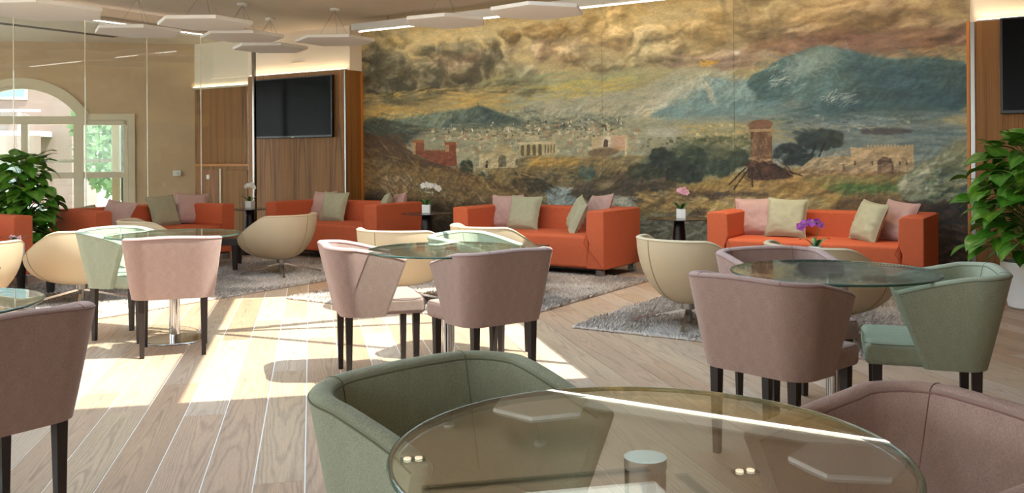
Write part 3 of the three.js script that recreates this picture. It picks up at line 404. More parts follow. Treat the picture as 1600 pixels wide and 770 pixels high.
// ---- the hall beyond the glass: walnut wall with a low cabinet, window wall
{
  const w = struct('wall_hall');
  part('veneer_face', box(1.72, 2.4, 0.1, -11.5, 1.2, -9.8), walnutWarm, w); part('upper_wall', box(2.7, CEIL - 2.4, 0.16, -11.99, (CEIL + 2.4) / 2, -9.83), M.cream, w); part('return_wall', box(1.0, 2.4, 0.1, -12.85, 1.2, -9.82), M.wall, w);
  lightStrip('warm light strip over the walnut wall of the hall behind the glass', -12.6, -10.9, 2.43, -9.74, true, 5, M.led, [1, 0.8, 0.52]);
  const c = thing('cabinet', 'low walnut cabinet with a pale edge behind the glass partition', 'cabinet', [-11.52, 0, -9.68]);
  part('carcass', box(1.24, 1.15, 0.1, 0, 0.575, 0), walnutWarm, c); part('worktop', box(1.28, 0.035, 0.14, 0, 1.168, 0.015), M.gold, c);
  const dm = std({ map: walnutWarm.map, color: '#ffe2bd', roughness: 0.4 });
  const d1 = part('door', rbox(0.46, 1.06, 0.02, 0.004, -0.33, 0.56, 0.06), dm, c); part('knob', rbox(0.07, 0.07, 0.015, 0.005, -0.34, 0.98, 0.075), M.white, d1); part('door', rbox(0.56, 1.06, 0.02, 0.004, 0.28, 0.56, 0.06), walnutWarm, c); part('edge_strip', box(0.035, 1.1, 0.03, -0.06, 0.56, 0.06), M.cream, c);
  const win = struct('wall_window', [0, 0, 0], PI / 4), o = -15.63;           // local x = V
  const s = new THREE.Shape([[-9, 0], [-1.7, 0], [-1.7, CEIL], [-9, CEIL]].map((p) => new THREE.Vector2(...p))), h = new THREE.Path();
  h.moveTo(-5.98, 0.02); h.lineTo(-2.87, 0.02); h.lineTo(-2.87, 1.9); h.lineTo(-3.56, 1.9);
  const R = 1.02, cy = 1.42, cx = -4.43, a0 = Math.asin((1.9 - cy) / R);
  h.absarc(cx, cy, R, a0, PI - a0, false); h.lineTo(-5.98, 1.9); h.closePath(); s.holes.push(h);
  part('wall_face', metreUV(new THREE.ExtrudeGeometry(s, { depth: 0.2, bevelEnabled: false, curveSegments: 40 }).translate(0, 0, o - 0.2)), M.wall, win);
  const f = struct('window_1', [0, 0, o], PI / 4); f.position.set(0, 0, 0);
  const fr = (n, w2, h2, x, y, d = 0.09) => part(n, rbox(w2, h2, d, 0.008, x, y, o - 0.05), M.frameCream, f);
  fr('jamb', 0.07, 1.9, -2.905, 0.96); fr('jamb', 0.07, 1.9, -5.945, 0.96); fr('post', 0.15, 1.86, -3.61, 0.94, 0.11); fr('post', 0.15, 1.86, -5.25, 0.94, 0.11); fr('mullion', 0.1, 0.84, -4.4, 1.44); fr('mullion', 0.1, 0.96, -4.43, 0.5);
  fr('transom', 1.9, 0.13, -4.43, 1.895, 0.12); fr('head', 0.7, 0.08, -3.23, 1.86); fr('head', 0.7, 0.08, -5.63, 1.86); for (const [x, w2] of [[-3.23, 0.64], [-4.43, 1.5], [-5.63, 0.64]]) { fr('rail', w2, 0.1, x, 1.02); fr('sill', w2, 0.12, x, 0.08); }
  const ring = (r0, r1, d, z) => { const q = new THREE.Shape(); q.absarc(cx, cy, r1, a0, PI - a0, false); q.absarc(cx, cy, r0, PI - a0, a0, true); return metreUV(new THREE.ExtrudeGeometry(q, { depth: d, bevelEnabled: false, curveSegments: 40 }).translate(0, 0, z)); };
  part('arch_frame', ring(R - 0.05, R, 0.1, o - 0.1), M.frameCream, f); part('arch_trim', ring(R, R + 0.12, 0.025, o), M.frameCream, f);
  part('trim', box(0.1, 1.9, 0.025, -2.81, 0.95, o + 0.0125), M.frameCream, f); part('trim', box(0.74, 0.1, 0.025, -3.13, 1.95, o + 0.0125), M.frameCream, f);
  for (const [x, w2, y, h2] of [[-3.23, 0.6, 1.445, 0.74], [-3.23, 0.6, 0.55, 0.82], [-4.02, 0.66, 1.445, 0.74], [-4.84, 0.74, 1.445, 0.74], [-4.0, 0.7, 0.55, 0.82], [-4.86, 0.7, 0.55, 0.82], [-5.63, 0.6, 1.445, 0.74], [-5.63, 0.6, 0.55, 0.82]]) part('pane', box(w2, h2, 0.008, x, y, o - 0.05), M.pane, f);
  const ap = new THREE.Shape(); ap.absarc(cx, cy, R - 0.05, a0 + 0.02, PI - a0 - 0.02, false); ap.closePath(); part('pane', metreUV(new THREE.ExtrudeGeometry(ap, { depth: 0.008, bevelEnabled: false, curveSegments: 32 }).translate(0, 0, o - 0.06)), M.pane, f);
  const at = (v, y, u) => { const [x, z] = XZ(u, v); return [x, y, z]; };
  const th = thing('thermostat', 'small white thermostat on the beige wall beyond the glass', 'thermostat', at(-2.12, 1.04, 15.615), PI / 4); part('cover', rbox(0.13, 0.09, 0.025, 0.008), M.white, th); part('dial', cyl(0.02, 0.02, 0.01, 0.01, 0, 0.016, 12).rotateX(0), M.grey, th);
  // outside: terrace, rail, post, block with balconies, lawn, tree
  const ter = struct('ground', [0, 0, 0], PI / 4); part('terrace', box(90, 0.2, 90, 0, -0.33, -8), std({ color: '#cbc4b9', roughness: 0.9 }), ter); part('lawn', box(24, 0.06, 3.0, -4, -0.21, -24.2), std({ color: '#6d8f4c', roughness: 1 }), ter);
  const rail = thing('guard_rail', 'brown guard rail crossing outside the arched window', 'railing', at(0, 0, 0), PI / 4); part('top_rail', box(6.4, 0.06, 0.06, -4.6, 1.25, -16.5), M.alu, rail); for (const v of [-7.7, -1.5]) part('post', box(0.06, 1.46, 0.06, v, 0.5, -16.5), M.alu, rail);
  const pst = thing('awning_post', 'tan awning post standing outside the right side pane of the arched window', 'post', at(-3.18, -0.23, 16.3), PI / 4); part('column', rbox(0.12, 3.2, 0.12, 0.01, 0, 1.6, 0), std({ color: '#b7a583', roughness: 0.6 }), pst); part('track', box(0.03, 3.2, 0.05, 0.1, 1.6, 0), M.slot, pst); part('rail_clamp', rbox(0.1, 0.1, 0.1, 0.01, 0.1, 1.25, 0.02), M.grey, pst);
  const outW = std({ color: '#cfc8bf', roughness: 0.8 }); const b = thing('apartment_block', 'pale pink apartment block with white balconies seen through the arched window', 'building', at(-12.4, -0.23, 27), PI / 4), bw = std({ color: '#93796f', roughness: 0.9 });
  part('wall', box(12, 9, 3, 0, 4.5, -1.5), bw, b);
  for (const y of [0.22, 2.2, 5.0]) { part('balcony_slab', box(11, 0.14, 1.1, 0, y, 0.55), outW, b); part('balcony_parapet', box(11, 0.5, 0.08, 0, y - 0.6 + 0.3, 1.1), bw, b); for (let k = 0; k < 6; k++) part('baluster', box(0.05, 0.55, 0.05, -5 + k * 2, y + 0.33, 1.08), outW, b); part('handrail', box(11, 0.07, 0.06, 0, y + 0.6, 1.08), outW, b); }
  for (const [x, y] of [[4.6, 0.7], [1.6, 0.7], [4.4, 3.2], [1.4, 3.2]]) { const q = part('window', box(1.0, 1.3, 0.06, x, y + 0.6, 0.02), outW, b); part('window_glass', box(0.84, 1.14, 0.02, x, y + 0.6, 0.055), std({ color: '#8fa3a8', roughness: 0.15 }), q); }
  part('wall_lamp', rbox(0.3, 0.25, 0.15, 0.03, 3.9, 1.6, 0.08), M.grey, b);
  const tr = thing('tree', 'pale green leafy tree outside the right side pane of the arched window', 'tree', at(-4.6, -0.18, 25.0), 0); part('trunk', cyl(0.09, 0.14, 2.2, 0, 1.1, 0, 10), M.soil, tr);
  const leaf = new THREE.PlaneGeometry(0.16, 0.1), lm = phy({ color: '#8da674', roughness: 0.7, transmission: 0.4, thickness: 0, side: THREE.DoubleSide }), im = new THREE.InstancedMesh(leaf, lm, 3200), d = new THREE.Object3D();
  for (let i = 0; i < 3200; i++) { const a = rr(0, 7), e = Math.acos(rr(-1, 1)), r = 1.35 * Math.cbrt(rnd()); d.position.set(r * Math.sin(e) * Math.cos(a), 2.2 + 1.5 * r * Math.cos(e) * 0.9, r * Math.sin(e) * Math.sin(a)); d.rotation.set(rr(0, 6), rr(0, 6), rr(0, 6)); d.updateMatrix(); im.setMatrixAt(i, d.matrix); }
  im.name = 'foliage'; im.userData.kind = 'stuff'; tr.add(im);
}
// ---- ceiling fittings
function hexPanel(label, x, z, R, turn, y = 2.75) {
  const t = thing('ceiling_panel', label, 'ceiling panel', [x, y, z], turn, 'hexagonal white panels hanging from the ceiling'), s = new THREE.Shape();
  for (let i = 0; i < 6; i++) { const a = i * PI / 3, p = [Math.cos(a) * (R - 0.012), Math.sin(a) * (R - 0.012)]; i ? s.lineTo(...p) : s.moveTo(...p); }
  part('board', metreUV(new THREE.ExtrudeGeometry(s, { depth: 0.026, bevelEnabled: true, bevelThickness: 0.008, bevelSize: 0.012, bevelSegments: 3 }).rotateX(-PI / 2).translate(0, -0.02, 0)), M.acoustic, t);
  for (let i = 0; i < 3; i++) { const a = i * 2 * PI / 3 + 0.5; part('cable', new THREE.TubeGeometry(new THREE.LineCurve3(new THREE.Vector3(0, CEIL - y - 0.02, 0), new THREE.Vector3(Math.cos(a) * R * 0.45, 0.01, Math.sin(a) * R * 0.45)), 1, 0.0018, 5), M.steel, t); }
  part('ceiling_rose', cyl(0.06, 0.065, 0.025, 0, CEIL - y - 0.0125, 0, 20), M.acoustic, t);
}
function slotDiffuser(label, w, d, pos, turn) { const t = thing('air_diffuser', label, 'air vent', pos, turn); part('frame', box(w + 0.03, 0.008, d + 0.03, 0, -0.004, 0), M.alu, t); part('slot', box(w, 0.008, d, 0, -0.007, 0), M.slot, t); }
{
  const at = (u, v) => { const [x, z] = XZ(u, v); return [x, CEIL, z]; };
  slotDiffuser('long dark air slot in the ceiling beyond the skylight, reflected in the front table', 2.1, 0.09, at(8.0, 2.0), PI / 4);
  slotDiffuser('dark air slot in the ceiling at the right of the skylight', 0.09, 1.8, at(6.9, 3.3), PI / 4);
  slotDiffuser('dark air slot in the hall ceiling behind the glass partition', 0.1, 5.4, [-12.56, CEIL, -5.75], 0);
}
function downlight(label, x, z) {
  const t = thing('downlight', label, 'downlight', [x, CEIL, z], PI / 4, 'square twin-lamp downlights'); part('frame', box(0.24, 0.01, 0.13, 0, -0.005, 0), M.slot, t);
  for (const s of [-0.055, 0.055]) { part('lamp', cyl(0.04, 0.036, 0.016, s, -0.014, 0, 20), M.led, t); const l = new THREE.SpotLight(new THREE.Color(1, 0.8, 0.55), 7, 0, 0.75, 0.6); l.position.set(s, -0.03, 0); l.target.position.set(s, -2, 0); l.castShadow = true; l.shadow.radius = 2; t.add(l, l.target); }
}
downlight('square twin-lamp downlight over the middle coffee corner', -5.55, -6.89); downlight('square twin-lamp downlight in front of the mural on the right', -2.71, -8.22);
// ---------- models ----------
// tub chair: a flared U-shaped shell with a flat rim, seat block and tapered legs; faces +z
function tubShell() {
  const A = 8, C = 9, B = 9, path = [];                                   // columns: right arm, corner, back, corner, left arm
  for (let i = 0; i < A; i++) path.push([0, i / A]); for (let i = 0; i < C; i++) path.push([1, i / C]); for (let i = 0; i < B; i++) path.push([2, i / B]); for (let i = 0; i < C; i++) path.push([3, i / C]); for (let i = 0; i <= A; i++) path.push([4, i / A]);
  const y0 = 0.372, plan = (s, o, [k, t]) => {
    const a = lerp(0.25, 0.302, Math.pow(s, 0.9)) - o, b = lerp(-0.2, -0.292, s) + o, r = Math.max(0.02, lerp(0.1, 0.15, s) - o), f = lerp(0.03, 0.145, s), tuck = 0.018 * s;
    if (k === 0) { const z = lerp(f, b + r, t); return [-a + tuck * smooth(0, f - b, z - b) * 1.2, z]; } if (k === 4) { const z = lerp(b + r, f, t); return [a - tuck * smooth(0, f - b, z - b) * 1.2, z]; }
    if (k === 1) { const q = PI + t * PI / 2; return [-a + r + r * Math.cos(q), b + r + r * Math.sin(q)]; } if (k === 3) { const q = 1.5 * PI + t * PI / 2; return [a - r + r * Math.cos(q), b + r + r * Math.sin(q)]; }
    return [lerp(-a + r, a - r, t), b];
  };
  const top = ([k, t]) => { const back = 0.775, arm = 0.695; if (k === 0) return lerp(arm, back - 0.012, Math.pow(t, 0.8)); if (k === 4) return lerp(back - 0.012, arm, Math.pow(t, 1.25)); if (k === 2) return back + 0.004 * Math.sin(t * PI); return back - 0.012 * (k === 1 ? 1 - t : t); };
  const rows = [], th = (s) => lerp(0.04, 0.052, s), RIM = 0.016;
  for (let i = 0; i <= 6; i++) rows.push([i / 6, 0, -1]);
  for (let i = 1; i < 6; i++) rows.push([1, i / 6, 0]);
  for (let i = 6; i >= 0; i--) rows.push([i / 6, 1, 1]);
  const pt = ([s, k, side], c) => {
    const H = top(c) - RIM, o = side < 0 ? 0 : side > 0 ? th(s) : th(1) * (1 - Math.cos(k * PI)) / 2, q = plan(s, o, c), bulge = 0;
    return [q[0], (side === 0 ? H + RIM * Math.sin(k * PI) : lerp(y0, H, s)), q[1] + bulge];
  };
  const lens = []; let L = 0; path.forEach((c, j) => { if (j) { const a = plan(0.6, 0, c), b = plan(0.6, 0, path[j - 1]); L += Math.hypot(a[0] - b[0], a[1] - b[1]); } lens.push(L); });
  const main = grid(rows.length, path.length, (i, j) => { const p = pt(rows[i], path[j]); return [p[0], p[1], p[2], lens[j], i < 7 ? p[1] : 1.2 + i * 0.01 - (i > 11 ? p[1] : 0)]; });
  const n = rows.length, cap = (c, dir) => grid(Math.floor(n / 2) + 1, 7, (i, j) => { const a = pt(rows[i], c), b = pt(rows[n - 1 - i], c), t = j / 6, k = dir > 0 ? t : 1 - t; return [lerp(a[0], b[0], k), lerp(a[1], b[1], k), lerp(a[2], b[2], k) + 0.018 * Math.sin(t * PI), t * 0.05, a[1]]; });
  const inv = (g) => { const x = g.index.array; for (let i = 0; i < x.length; i += 3) { const t = x[i]; x[i] = x[i + 1]; x[i + 1] = t; } g.computeVertexNormals(); return g; };
  const shell = merge([inv(main), cap(path[0], 1), cap(path[path.length - 1], -1)]);
  // welted seams: under the rim outside, along its inner edge, and up both back corners
  const run = (row, off) => tube(path.map((c) => { const p = pt(row, c), q = pt(rows[9], c), d = Math.hypot(p[0] - q[0], p[2] - q[2]) || 1; return new THREE.Vector3(p[0] + (p[0] - q[0]) / d * off, p[1], p[2] + (p[2] - q[2]) / d * off); }), 0.0022, 5, 90);
  const up = (j) => [tube(rows.slice(11).filter((r) => r[0] > 0.2).map((r) => { const p = pt(r, path[j]); return new THREE.Vector3(p[0] * 0.998, p[1], p[2] * 0.998); }), 0.0016, 4, 12), tube(rows.slice(6, 13).map((r) => new THREE.Vector3(...pt(r, path[j]))), 0.0016, 4, 10)];
  const cA = A + Math.floor(C * 0.8), cB = A + C + B + Math.floor(C * 0.2);
  return { shell, seams: merge([run(rows[6], 0), run(rows[12], 0), ...up(cA), ...up(cB)]) };
}
const tubGeo = tubShell();
const tubSeat = (() => { const g = new RoundedBoxGeometry(0.456, 0.095, 0.45, 5, 0.026).translate(0, 0.4205, 0.05), p = g.attributes.position; for (let i = 0; i < p.count; i++) { const x = p.getX(i) / 0.228, z = (p.getZ(i) - 0.05) / 0.225, y = p.getY(i); if (y > 0.44) p.setY(i, y + 0.014 * (1 - x * x) * (1 - z * z)); p.setX(i, p.getX(i) * (1 + 0.02 * smooth(-0.1, 0.25, p.getZ(i)))); } g.computeVertexNormals(); return metreUV(g); })();
const tubWelt = (() => { const y = 0.462, a = 0.226, f = 0.272, b = 0.03; return tube([[-a, y, b], [-a, y, f - 0.03], [-a + 0.025, y, f], [0, y, f + 0.002], [a - 0.025, y, f], [a, y, f - 0.03], [a, y, b]], 0.002, 5, 50); })();
const tubLeg = (() => { const g = new THREE.CylinderGeometry(0.0285, 0.0185, 0.385, 4, 1).rotateY(PI / 4).translate(0, 0.1925, 0); return metreUV(g.toNonIndexed()); })(); tubLeg.computeVertexNormals();
function makeTub(name, label, fabric, seam, group) {
  const t = thing(name, label, 'chair', [0, 0, 0], 0, group);
  part('backrest', tubGeo.shell, fabric, t); part('piping', tubGeo.seams, seam, t); const s = part('seat', tubSeat, fabric, t); part('piping', tubWelt, seam, s);
  for (const [x, z] of [[-0.19, 0.225], [0.19, 0.225], [-0.185, -0.155], [0.185, -0.155]]) part('leg', tubLeg, M.darkWood, t, [x, 0, z]);
  return t;
}
// egg-shaped low armchair on a four-spoke star base; faces +z
function eggShell() {
  const N = 64, plan = (f) => { const s = Math.sin(f), c = Math.cos(f); return [s * 0.405, c * (c > 0 ? 0.5 : 0.36)]; }, rim = (f) => { const t = (1 - Math.cos(f)) / 2; return 0.37 + 0.275 * smooth(0, 0.72, t); };
  const prof = [];
  for (let i = 0; i <= 12; i++) { const a = i / 12 * PI / 2; prof.push([Math.pow(Math.sin(a), 0.85), 1 - Math.cos(a), 0]); }
  const pt = (i, f) => {
    const [x, z] = plan(f), H = rim(f), y0 = 0.155;
    if (i <= 12) { const [r, h] = prof[i]; return [x * r, y0 + (H - 0.012 - y0) * h, z * r]; }
    if (i <= 17) { const a = (i - 12) / 6 * PI, k = 1 - 0.042 * (1 - Math.cos(a)) / 2 / 0.4; return [x * k, H - 0.012 + 0.012 * Math.sin(a), z * k]; }
    const t = (i - 18) / 10, r = Math.cos(t * PI / 2) * 0.895, low = 0.34, k = 1 - Math.pow(1 - Math.sin(t * PI / 2), 1.0), q = Math.pow(Math.max(0, r), 0.7) * Math.pow(0.895, 0.3); return [x * q, lerp(H - 0.012, low + 0.02 * t, Math.min(1, k * 1.02)), z * q];
  };
  const g = grid(29, N, (i, j) => { const f = j / N * 2 * PI, p = pt(i, f); return [p[0], p[1], p[2], f * 0.4, i * 0.04]; }, true), seams = [];
  for (const f of [PI, 1.15, -1.15]) seams.push(tube(Array.from({ length: 13 }, (_, i) => new THREE.Vector3(...pt(i, f)).multiply(new THREE.Vector3(1.003, 1, 1.003))), 0.0026, 5, 24));
  const rimTube = tube(Array.from({ length: N }, (_, j) => new THREE.Vector3(...pt(12, j / N * 2 * PI))), 0.004, 5, 128, true);
  return { shell: g, seams: merge(seams), rim: rimTube };
}
const eggGeo = eggShell();
function makeEgg(label) {
  const t = thing('lounge_chair', label, 'armchair', [0, 0, 0], 0, 'cream leather shell armchairs');
  const sh = part('shell', eggGeo.shell, M.leather, t); part('seam', eggGeo.seams, M.leatherSeam, sh); part('piping', eggGeo.rim, M.leather, sh);
  part('hub', merge([cyl(0.05, 0.05, 0.05, 0, 0.14, 0), cyl(0.026, 0.026, 0.13, 0, 0.09, 0), cyl(0.03, 0.014, 0.06, 0, 0.05, 0)]), M.steel, t);
  for (let i = 0; i < 4; i++) { const a = PI / 4 + i * PI / 2, c = Math.cos(a), s = Math.sin(a); part('spoke', metreUV(bar([c * 0.02, 0.112, s * 0.02], [c * 0.42, 0.012, s * 0.42], 0.024, 0.018)), M.chrome, t); }
  return t;
}
// three-seat block sofa; faces +z
const SOFA_L = 1.9, SOFA_D = 0.9;
function armGeo(L) { // arm with a chamfered foot against the seat, as one bevelled slab
  const s = new THREE.Shape([[0, 0.1], [0.2, 0.1], [0.2, 0.69], [0.172, 0.7], [0.03, 0.7], [0.0, 0.68], [-0.008, 0.46], [0.03, 0.36]].reverse().map((p) => new THREE.Vector2(...p)));
  return metreUV(new THREE.ExtrudeGeometry(s, { depth: L - 0.03, bevelEnabled: true, bevelThickness: 0.015, bevelSize: 0.012, bevelOffset: -0.012, bevelSegments: 4 }).translate(0, 0, -L / 2 + 0.015));
}
const sofaArm = armGeo(SOFA_D), flipX = (g) => { g = g.clone().scale(-1, 1, 1); const p = g.attributes; for (const k of ['position', 'normal', 'uv']) { const a = p[k], n = a.itemSize; for (let i = 0; i < a.count; i += 3) for (let c = 0; c < n; c++) { const t = a.array[i * n + c]; a.array[i * n + c] = a.array[(i + 1) * n + c]; a.array[(i + 1) * n + c] = t; } } return g; };
const sofaArmL = sofaArm.clone().translate(SOFA_L / 2 - 0.2, 0, 0), sofaArmR = flipX(sofaArmL);
function makeSofa(label, pos, turn) {
  const t = thing('sofa', label, 'sofa', pos, turn);
  part('seat', (() => { const g = new RoundedBoxGeometry(SOFA_L - 0.36, 0.34, SOFA_D - 0.17, 5, 0.035).translate(0, 0.27, 0.085), p = g.attributes.position; for (let i = 0; i < p.count; i++) if (p.getY(i) > 0.4) p.setY(i, p.getY(i) + 0.014 * (1 - Math.pow(p.getX(i) / 0.77, 2))); g.computeVertexNormals(); return metreUV(g); })(), M.orange, t);
  part('backrest', rbox(SOFA_L - 0.38, 0.6, 0.2, 0.03, 0, 0.4, -0.35, 5), M.orange, t); part('armrest', sofaArmL, M.orange, t); part('armrest', sofaArmR, M.orange, t);
  part('frame', box(SOFA_L - 0.1, 0.03, SOFA_D - 0.1, 0, 0.095, 0), M.black, t);
  for (const s of [-1, 1]) { const x = s * (SOFA_L / 2 - 0.2), z = SOFA_D / 2 + 0.001; part('seam', merge([bar([x + s * 0.008, 0.46, z], [x - s * 0.03, 0.36, z], 0.004, 0.004), bar([x - s * 0.03, 0.36, z], [x + s * 0.19, 0.11, z], 0.004, 0.004)]), M.seamOrange, t); }
  for (const [x, z] of [[-1, 1], [1, 1], [-1, -1], [1, -1]]) part('foot', rbox(0.07, 0.085, 0.07, 0.004, x * (SOFA_L / 2 - 0.075), 0.0425, z * (SOFA_D / 2 - 0.07)), M.steel, t);
  return t;
}
// scatter cushion standing on its lower edge, leaning back; faces +z
function cushionGeo(s, seedy) {
  const N = 22, one = (side) => grid(N, N, (i, j) => {
    const u = j / (N - 1) * 2 - 1, v = i / (N - 1) * 2 - 1, e = Math.pow(Math.max(0, (1 - u * u * u * u) * (1 - v * v * v * v)), 0.55), pinch = 1 - 0.075 * (1 - Math.pow(Math.abs(v), 2.2)) * Math.abs(u) - 0.0, pv = 1 - 0.07 * (1 - Math.pow(Math.abs(u), 2.2)) * Math.abs(v);
    const wr = (fbm(u * 2.2 + seedy, v * 2.2 + side * 9, 3) - 0.5) * 0.035 + 0.008 * Math.sin((u * 3 - v * 9 + 2 * fbm(u * 2 + seedy, v * 2, 2)) * 2) * smooth(0.35, 0.95, Math.hypot(u, v)) * (v < 0.2 ? 1 : 0.35);
    return [u * s / 2 * pinch, v * s / 2 * pv + s / 2, side * (0.07 * e + wr * e), u * s / 2, v * s / 2];
  });
  const a = one(1), b = one(-1), x = b.index.array; for (let i = 0; i < x.length; i += 3) { const t = x[i]; x[i] = x[i + 1]; x[i + 1] = t; } b.computeVertexNormals();
  return merge([a, b]);
}
const cushionGeos = [1, 2, 3].map((k) => cushionGeo(0.4, k * 7.3));
const cushionSeam = (() => { const q = []; const S = 0.2; for (let k = 0; k < 4; k++) for (let i = 0; i < 8; i++) { const t = i / 8 * 2 - 1, e = S * (1 - 0.072 * (1 - Math.pow(Math.abs(t), 2.2))), p = [[t * S, -e], [e, t * S], [-t * S, e], [-e, -t * S]][k]; q.push(new THREE.Vector3(p[0], p[1] + S, 0)); } return tube(q, 0.004, 5, 96, true); })();
function cushion(label, kind, pos, turn, lean, roll, k) {
  const t = thing('cushion', label, 'cushion', [pos[0], pos[1] + 0.004, pos[2]], 0); t.rotation.order = 'YXZ'; t.rotation.set(-lean - 0.08, turn, roll);
  const m = kind === 'green' ? M.cushionGreen : M.cushionPink, c = part('cover', cushionGeos[k % 3], m, t); part('piping', cushionSeam, m, c);
}
// round glass dining table on a chrome column
function makeTable(label, x, z, R = 0.445) {
  const t = thing('glass_table', label, 'table', [x, 0, z]);
  const top = part('glass_top', new THREE.CylinderGeometry(R, R, 0.011, 96).translate(0, 0.7345, 0), M.glassTop, t); part('polished_edge', new THREE.TorusGeometry(R, 0.0055, 8, 120).rotateX(PI / 2).translate(0, 0.7345, 0), M.glassEdge, top);
  part('column', cyl(0.0365, 0.0365, 0.7, 0, 0.362, 0, 40), M.chrome, t); part('cap', merge([cyl(0.0375, 0.0375, 0.018, 0, 0.7195, 0, 40)]), M.satin, t); part('base_plate', new THREE.LatheGeometry([[0, 0.012], [0.04, 0.0125], [0.2, 0.0115], [0.214, 0.009], [0.215, 0.0], [0, 0]].map((p) => new THREE.Vector2(...p)), 64), M.chrome, t);
}
function coffeeTable(label, x, z, w, d, turn, R) {
  const t = thing('coffee_table', label, 'coffee table', [x, 0, z], turn);
  for (const [a, b, c, e] of [[w, 0.03, 0, d / 2 - 0.015], [w, 0.03, 0, -d / 2 + 0.015]]) part('apron', box(a, 0.07, b, c, 0.335, e), M.darkWood, t); for (const s of [-1, 1]) part('apron', box(0.03, 0.07, d - 0.06, s * (w / 2 - 0.015), 0.335, 0), M.darkWood, t);
  part('frame_top', box(w, 0.02, d, 0, 0.375, 0), std({ color: '#5d4a38', roughness: 0.3 }), t);
  const g = new THREE.CylinderGeometry(R, R, 0.01, 64).scale(1, 1, d / w > 0.9 ? 1 : 0.72).translate(0, 0.391, 0), gt = part('glass_top', g, M.glassTop, t);
  for (const sx of [-1, 1]) for (const sz of [-1, 1]) part('leg', metreUV(new THREE.CylinderGeometry(0.055, 0.032, 0.365, 4).rotateY(PI / 4).translate(sx * (w / 2 - 0.04), 0.1825, sz * (d / 2 - 0.04)).toNonIndexed()), M.darkWood, t);
}
function sideTable(label, x, z, R = 0.3) {
  const t = thing('side_table', label, 'side table', [x, 0, z]);
  part('table_top', new THREE.LatheGeometry([[0, 0.6], [R - 0.004, 0.6], [R, 0.597], [R - 0.002, 0.592], [R * 0.5, 0.575], [0, 0.572]].map((p) => new THREE.Vector2(...p)).reverse(), 64), M.blackTop, t);
  part('pedestal', new THREE.LatheGeometry([[0, 0.575], [0.055, 0.574], [0.06, 0.5], [0.085, 0.2], [0.12, 0.05], [0.19, 0.012], [0.2, 0], [0, 0]].map((p) => new THREE.Vector2(...p)).reverse(), 48), M.black, t);
}
// orchid in a white cube pot
const petalGeo = (() => { const g = grid(6, 5, (i, j) => { const t = i / 5, u = j / 4 * 2 - 1, w = 0.021 * Math.sin(PI * Math.pow(t, 0.7) * 0.97 + 0.03); return [u * w, t * 0.036, 0.004 * Math.sin(t * PI) - 0.006 * u * u * t]; }); return g; })();
const flowerGeo = (() => { const l = []; for (let i = 0; i < 5; i++) l.push(petalGeo.clone().rotateX(0.25).rotateZ(i * 2 * PI / 5)); l.push(new THREE.SphereGeometry(0.007, 8, 6).translate(0, 0, 0.008)); return merge(l); })();
const strapLeaf = grid(9, 5, (i, j) => { const t = i / 8, u = j / 4 * 2 - 1, w = 0.02 * Math.sin(PI * Math.min(0.98, Math.pow(t, 0.75) + 0.05)); return [u * w, 0.075 * Math.sin(t * 2.1) , 0.13 * t + 0.01 * Math.abs(u)]; });
const leafGreen = phy({ color: '#3f6d33', roughness: 0.45, side: THREE.DoubleSide });
function orchid(label, x, y, z, petals, n, H, spread, turn) {
  const t = thing('potted_orchid', label, 'orchid', [x, y, z], turn), o = 0.048, p0 = 0.1;
  part('pot', merge([box(o * 2, 0.01, o * 2, 0, 0.005, 0), box(o * 2, p0, 0.006, 0, p0 / 2, o - 0.003), box(o * 2, p0, 0.006, 0, p0 / 2, -o + 0.003), box(0.006, p0, o * 2, o - 0.003, p0 / 2, 0), box(0.006, p0, o * 2, -o + 0.003, p0 / 2, 0)]), M.pot, t); part('soil', box(o * 1.9, 0.01, o * 1.9, 0, p0 - 0.012, 0), M.soil, t);
  for (let i = 0; i < 4; i++) part('leaf', strapLeaf, leafGreen, t, [0, p0 - 0.01, 0]).rotation.y = i * 1.7 + 0.4;
  const curve = new THREE.CatmullRomCurve3([[0, p0 - 0.02, 0], [-0.01, p0 + H * 0.45, 0.005], [-spread * 0.3, p0 + H * 0.92, 0.01], [spread * 0.35, p0 + H, 0.015], [spread, p0 + H * 0.84, 0.02]].map((q) => new THREE.Vector3(...q)));
  part('stem', new THREE.TubeGeometry(curve, 30, 0.0028, 6), M.stem, t);
  for (let i = 0; i < n; i++) { const q = curve.getPoint(lerp(0.5, 1, i / (n - 1))), f = part('flower', flowerGeo, petals, t, [q.x + rr(-0.012, 0.012), q.y + rr(-0.014, 0.01), q.z + 0.012 + rr(-0.01, 0.01)]); f.rotation.set(rr(-0.4, 0.3), rr(-0.6, 0.6), rr(0, 1)); f.scale.setScalar(rr(0.85, 1.2)); }
}
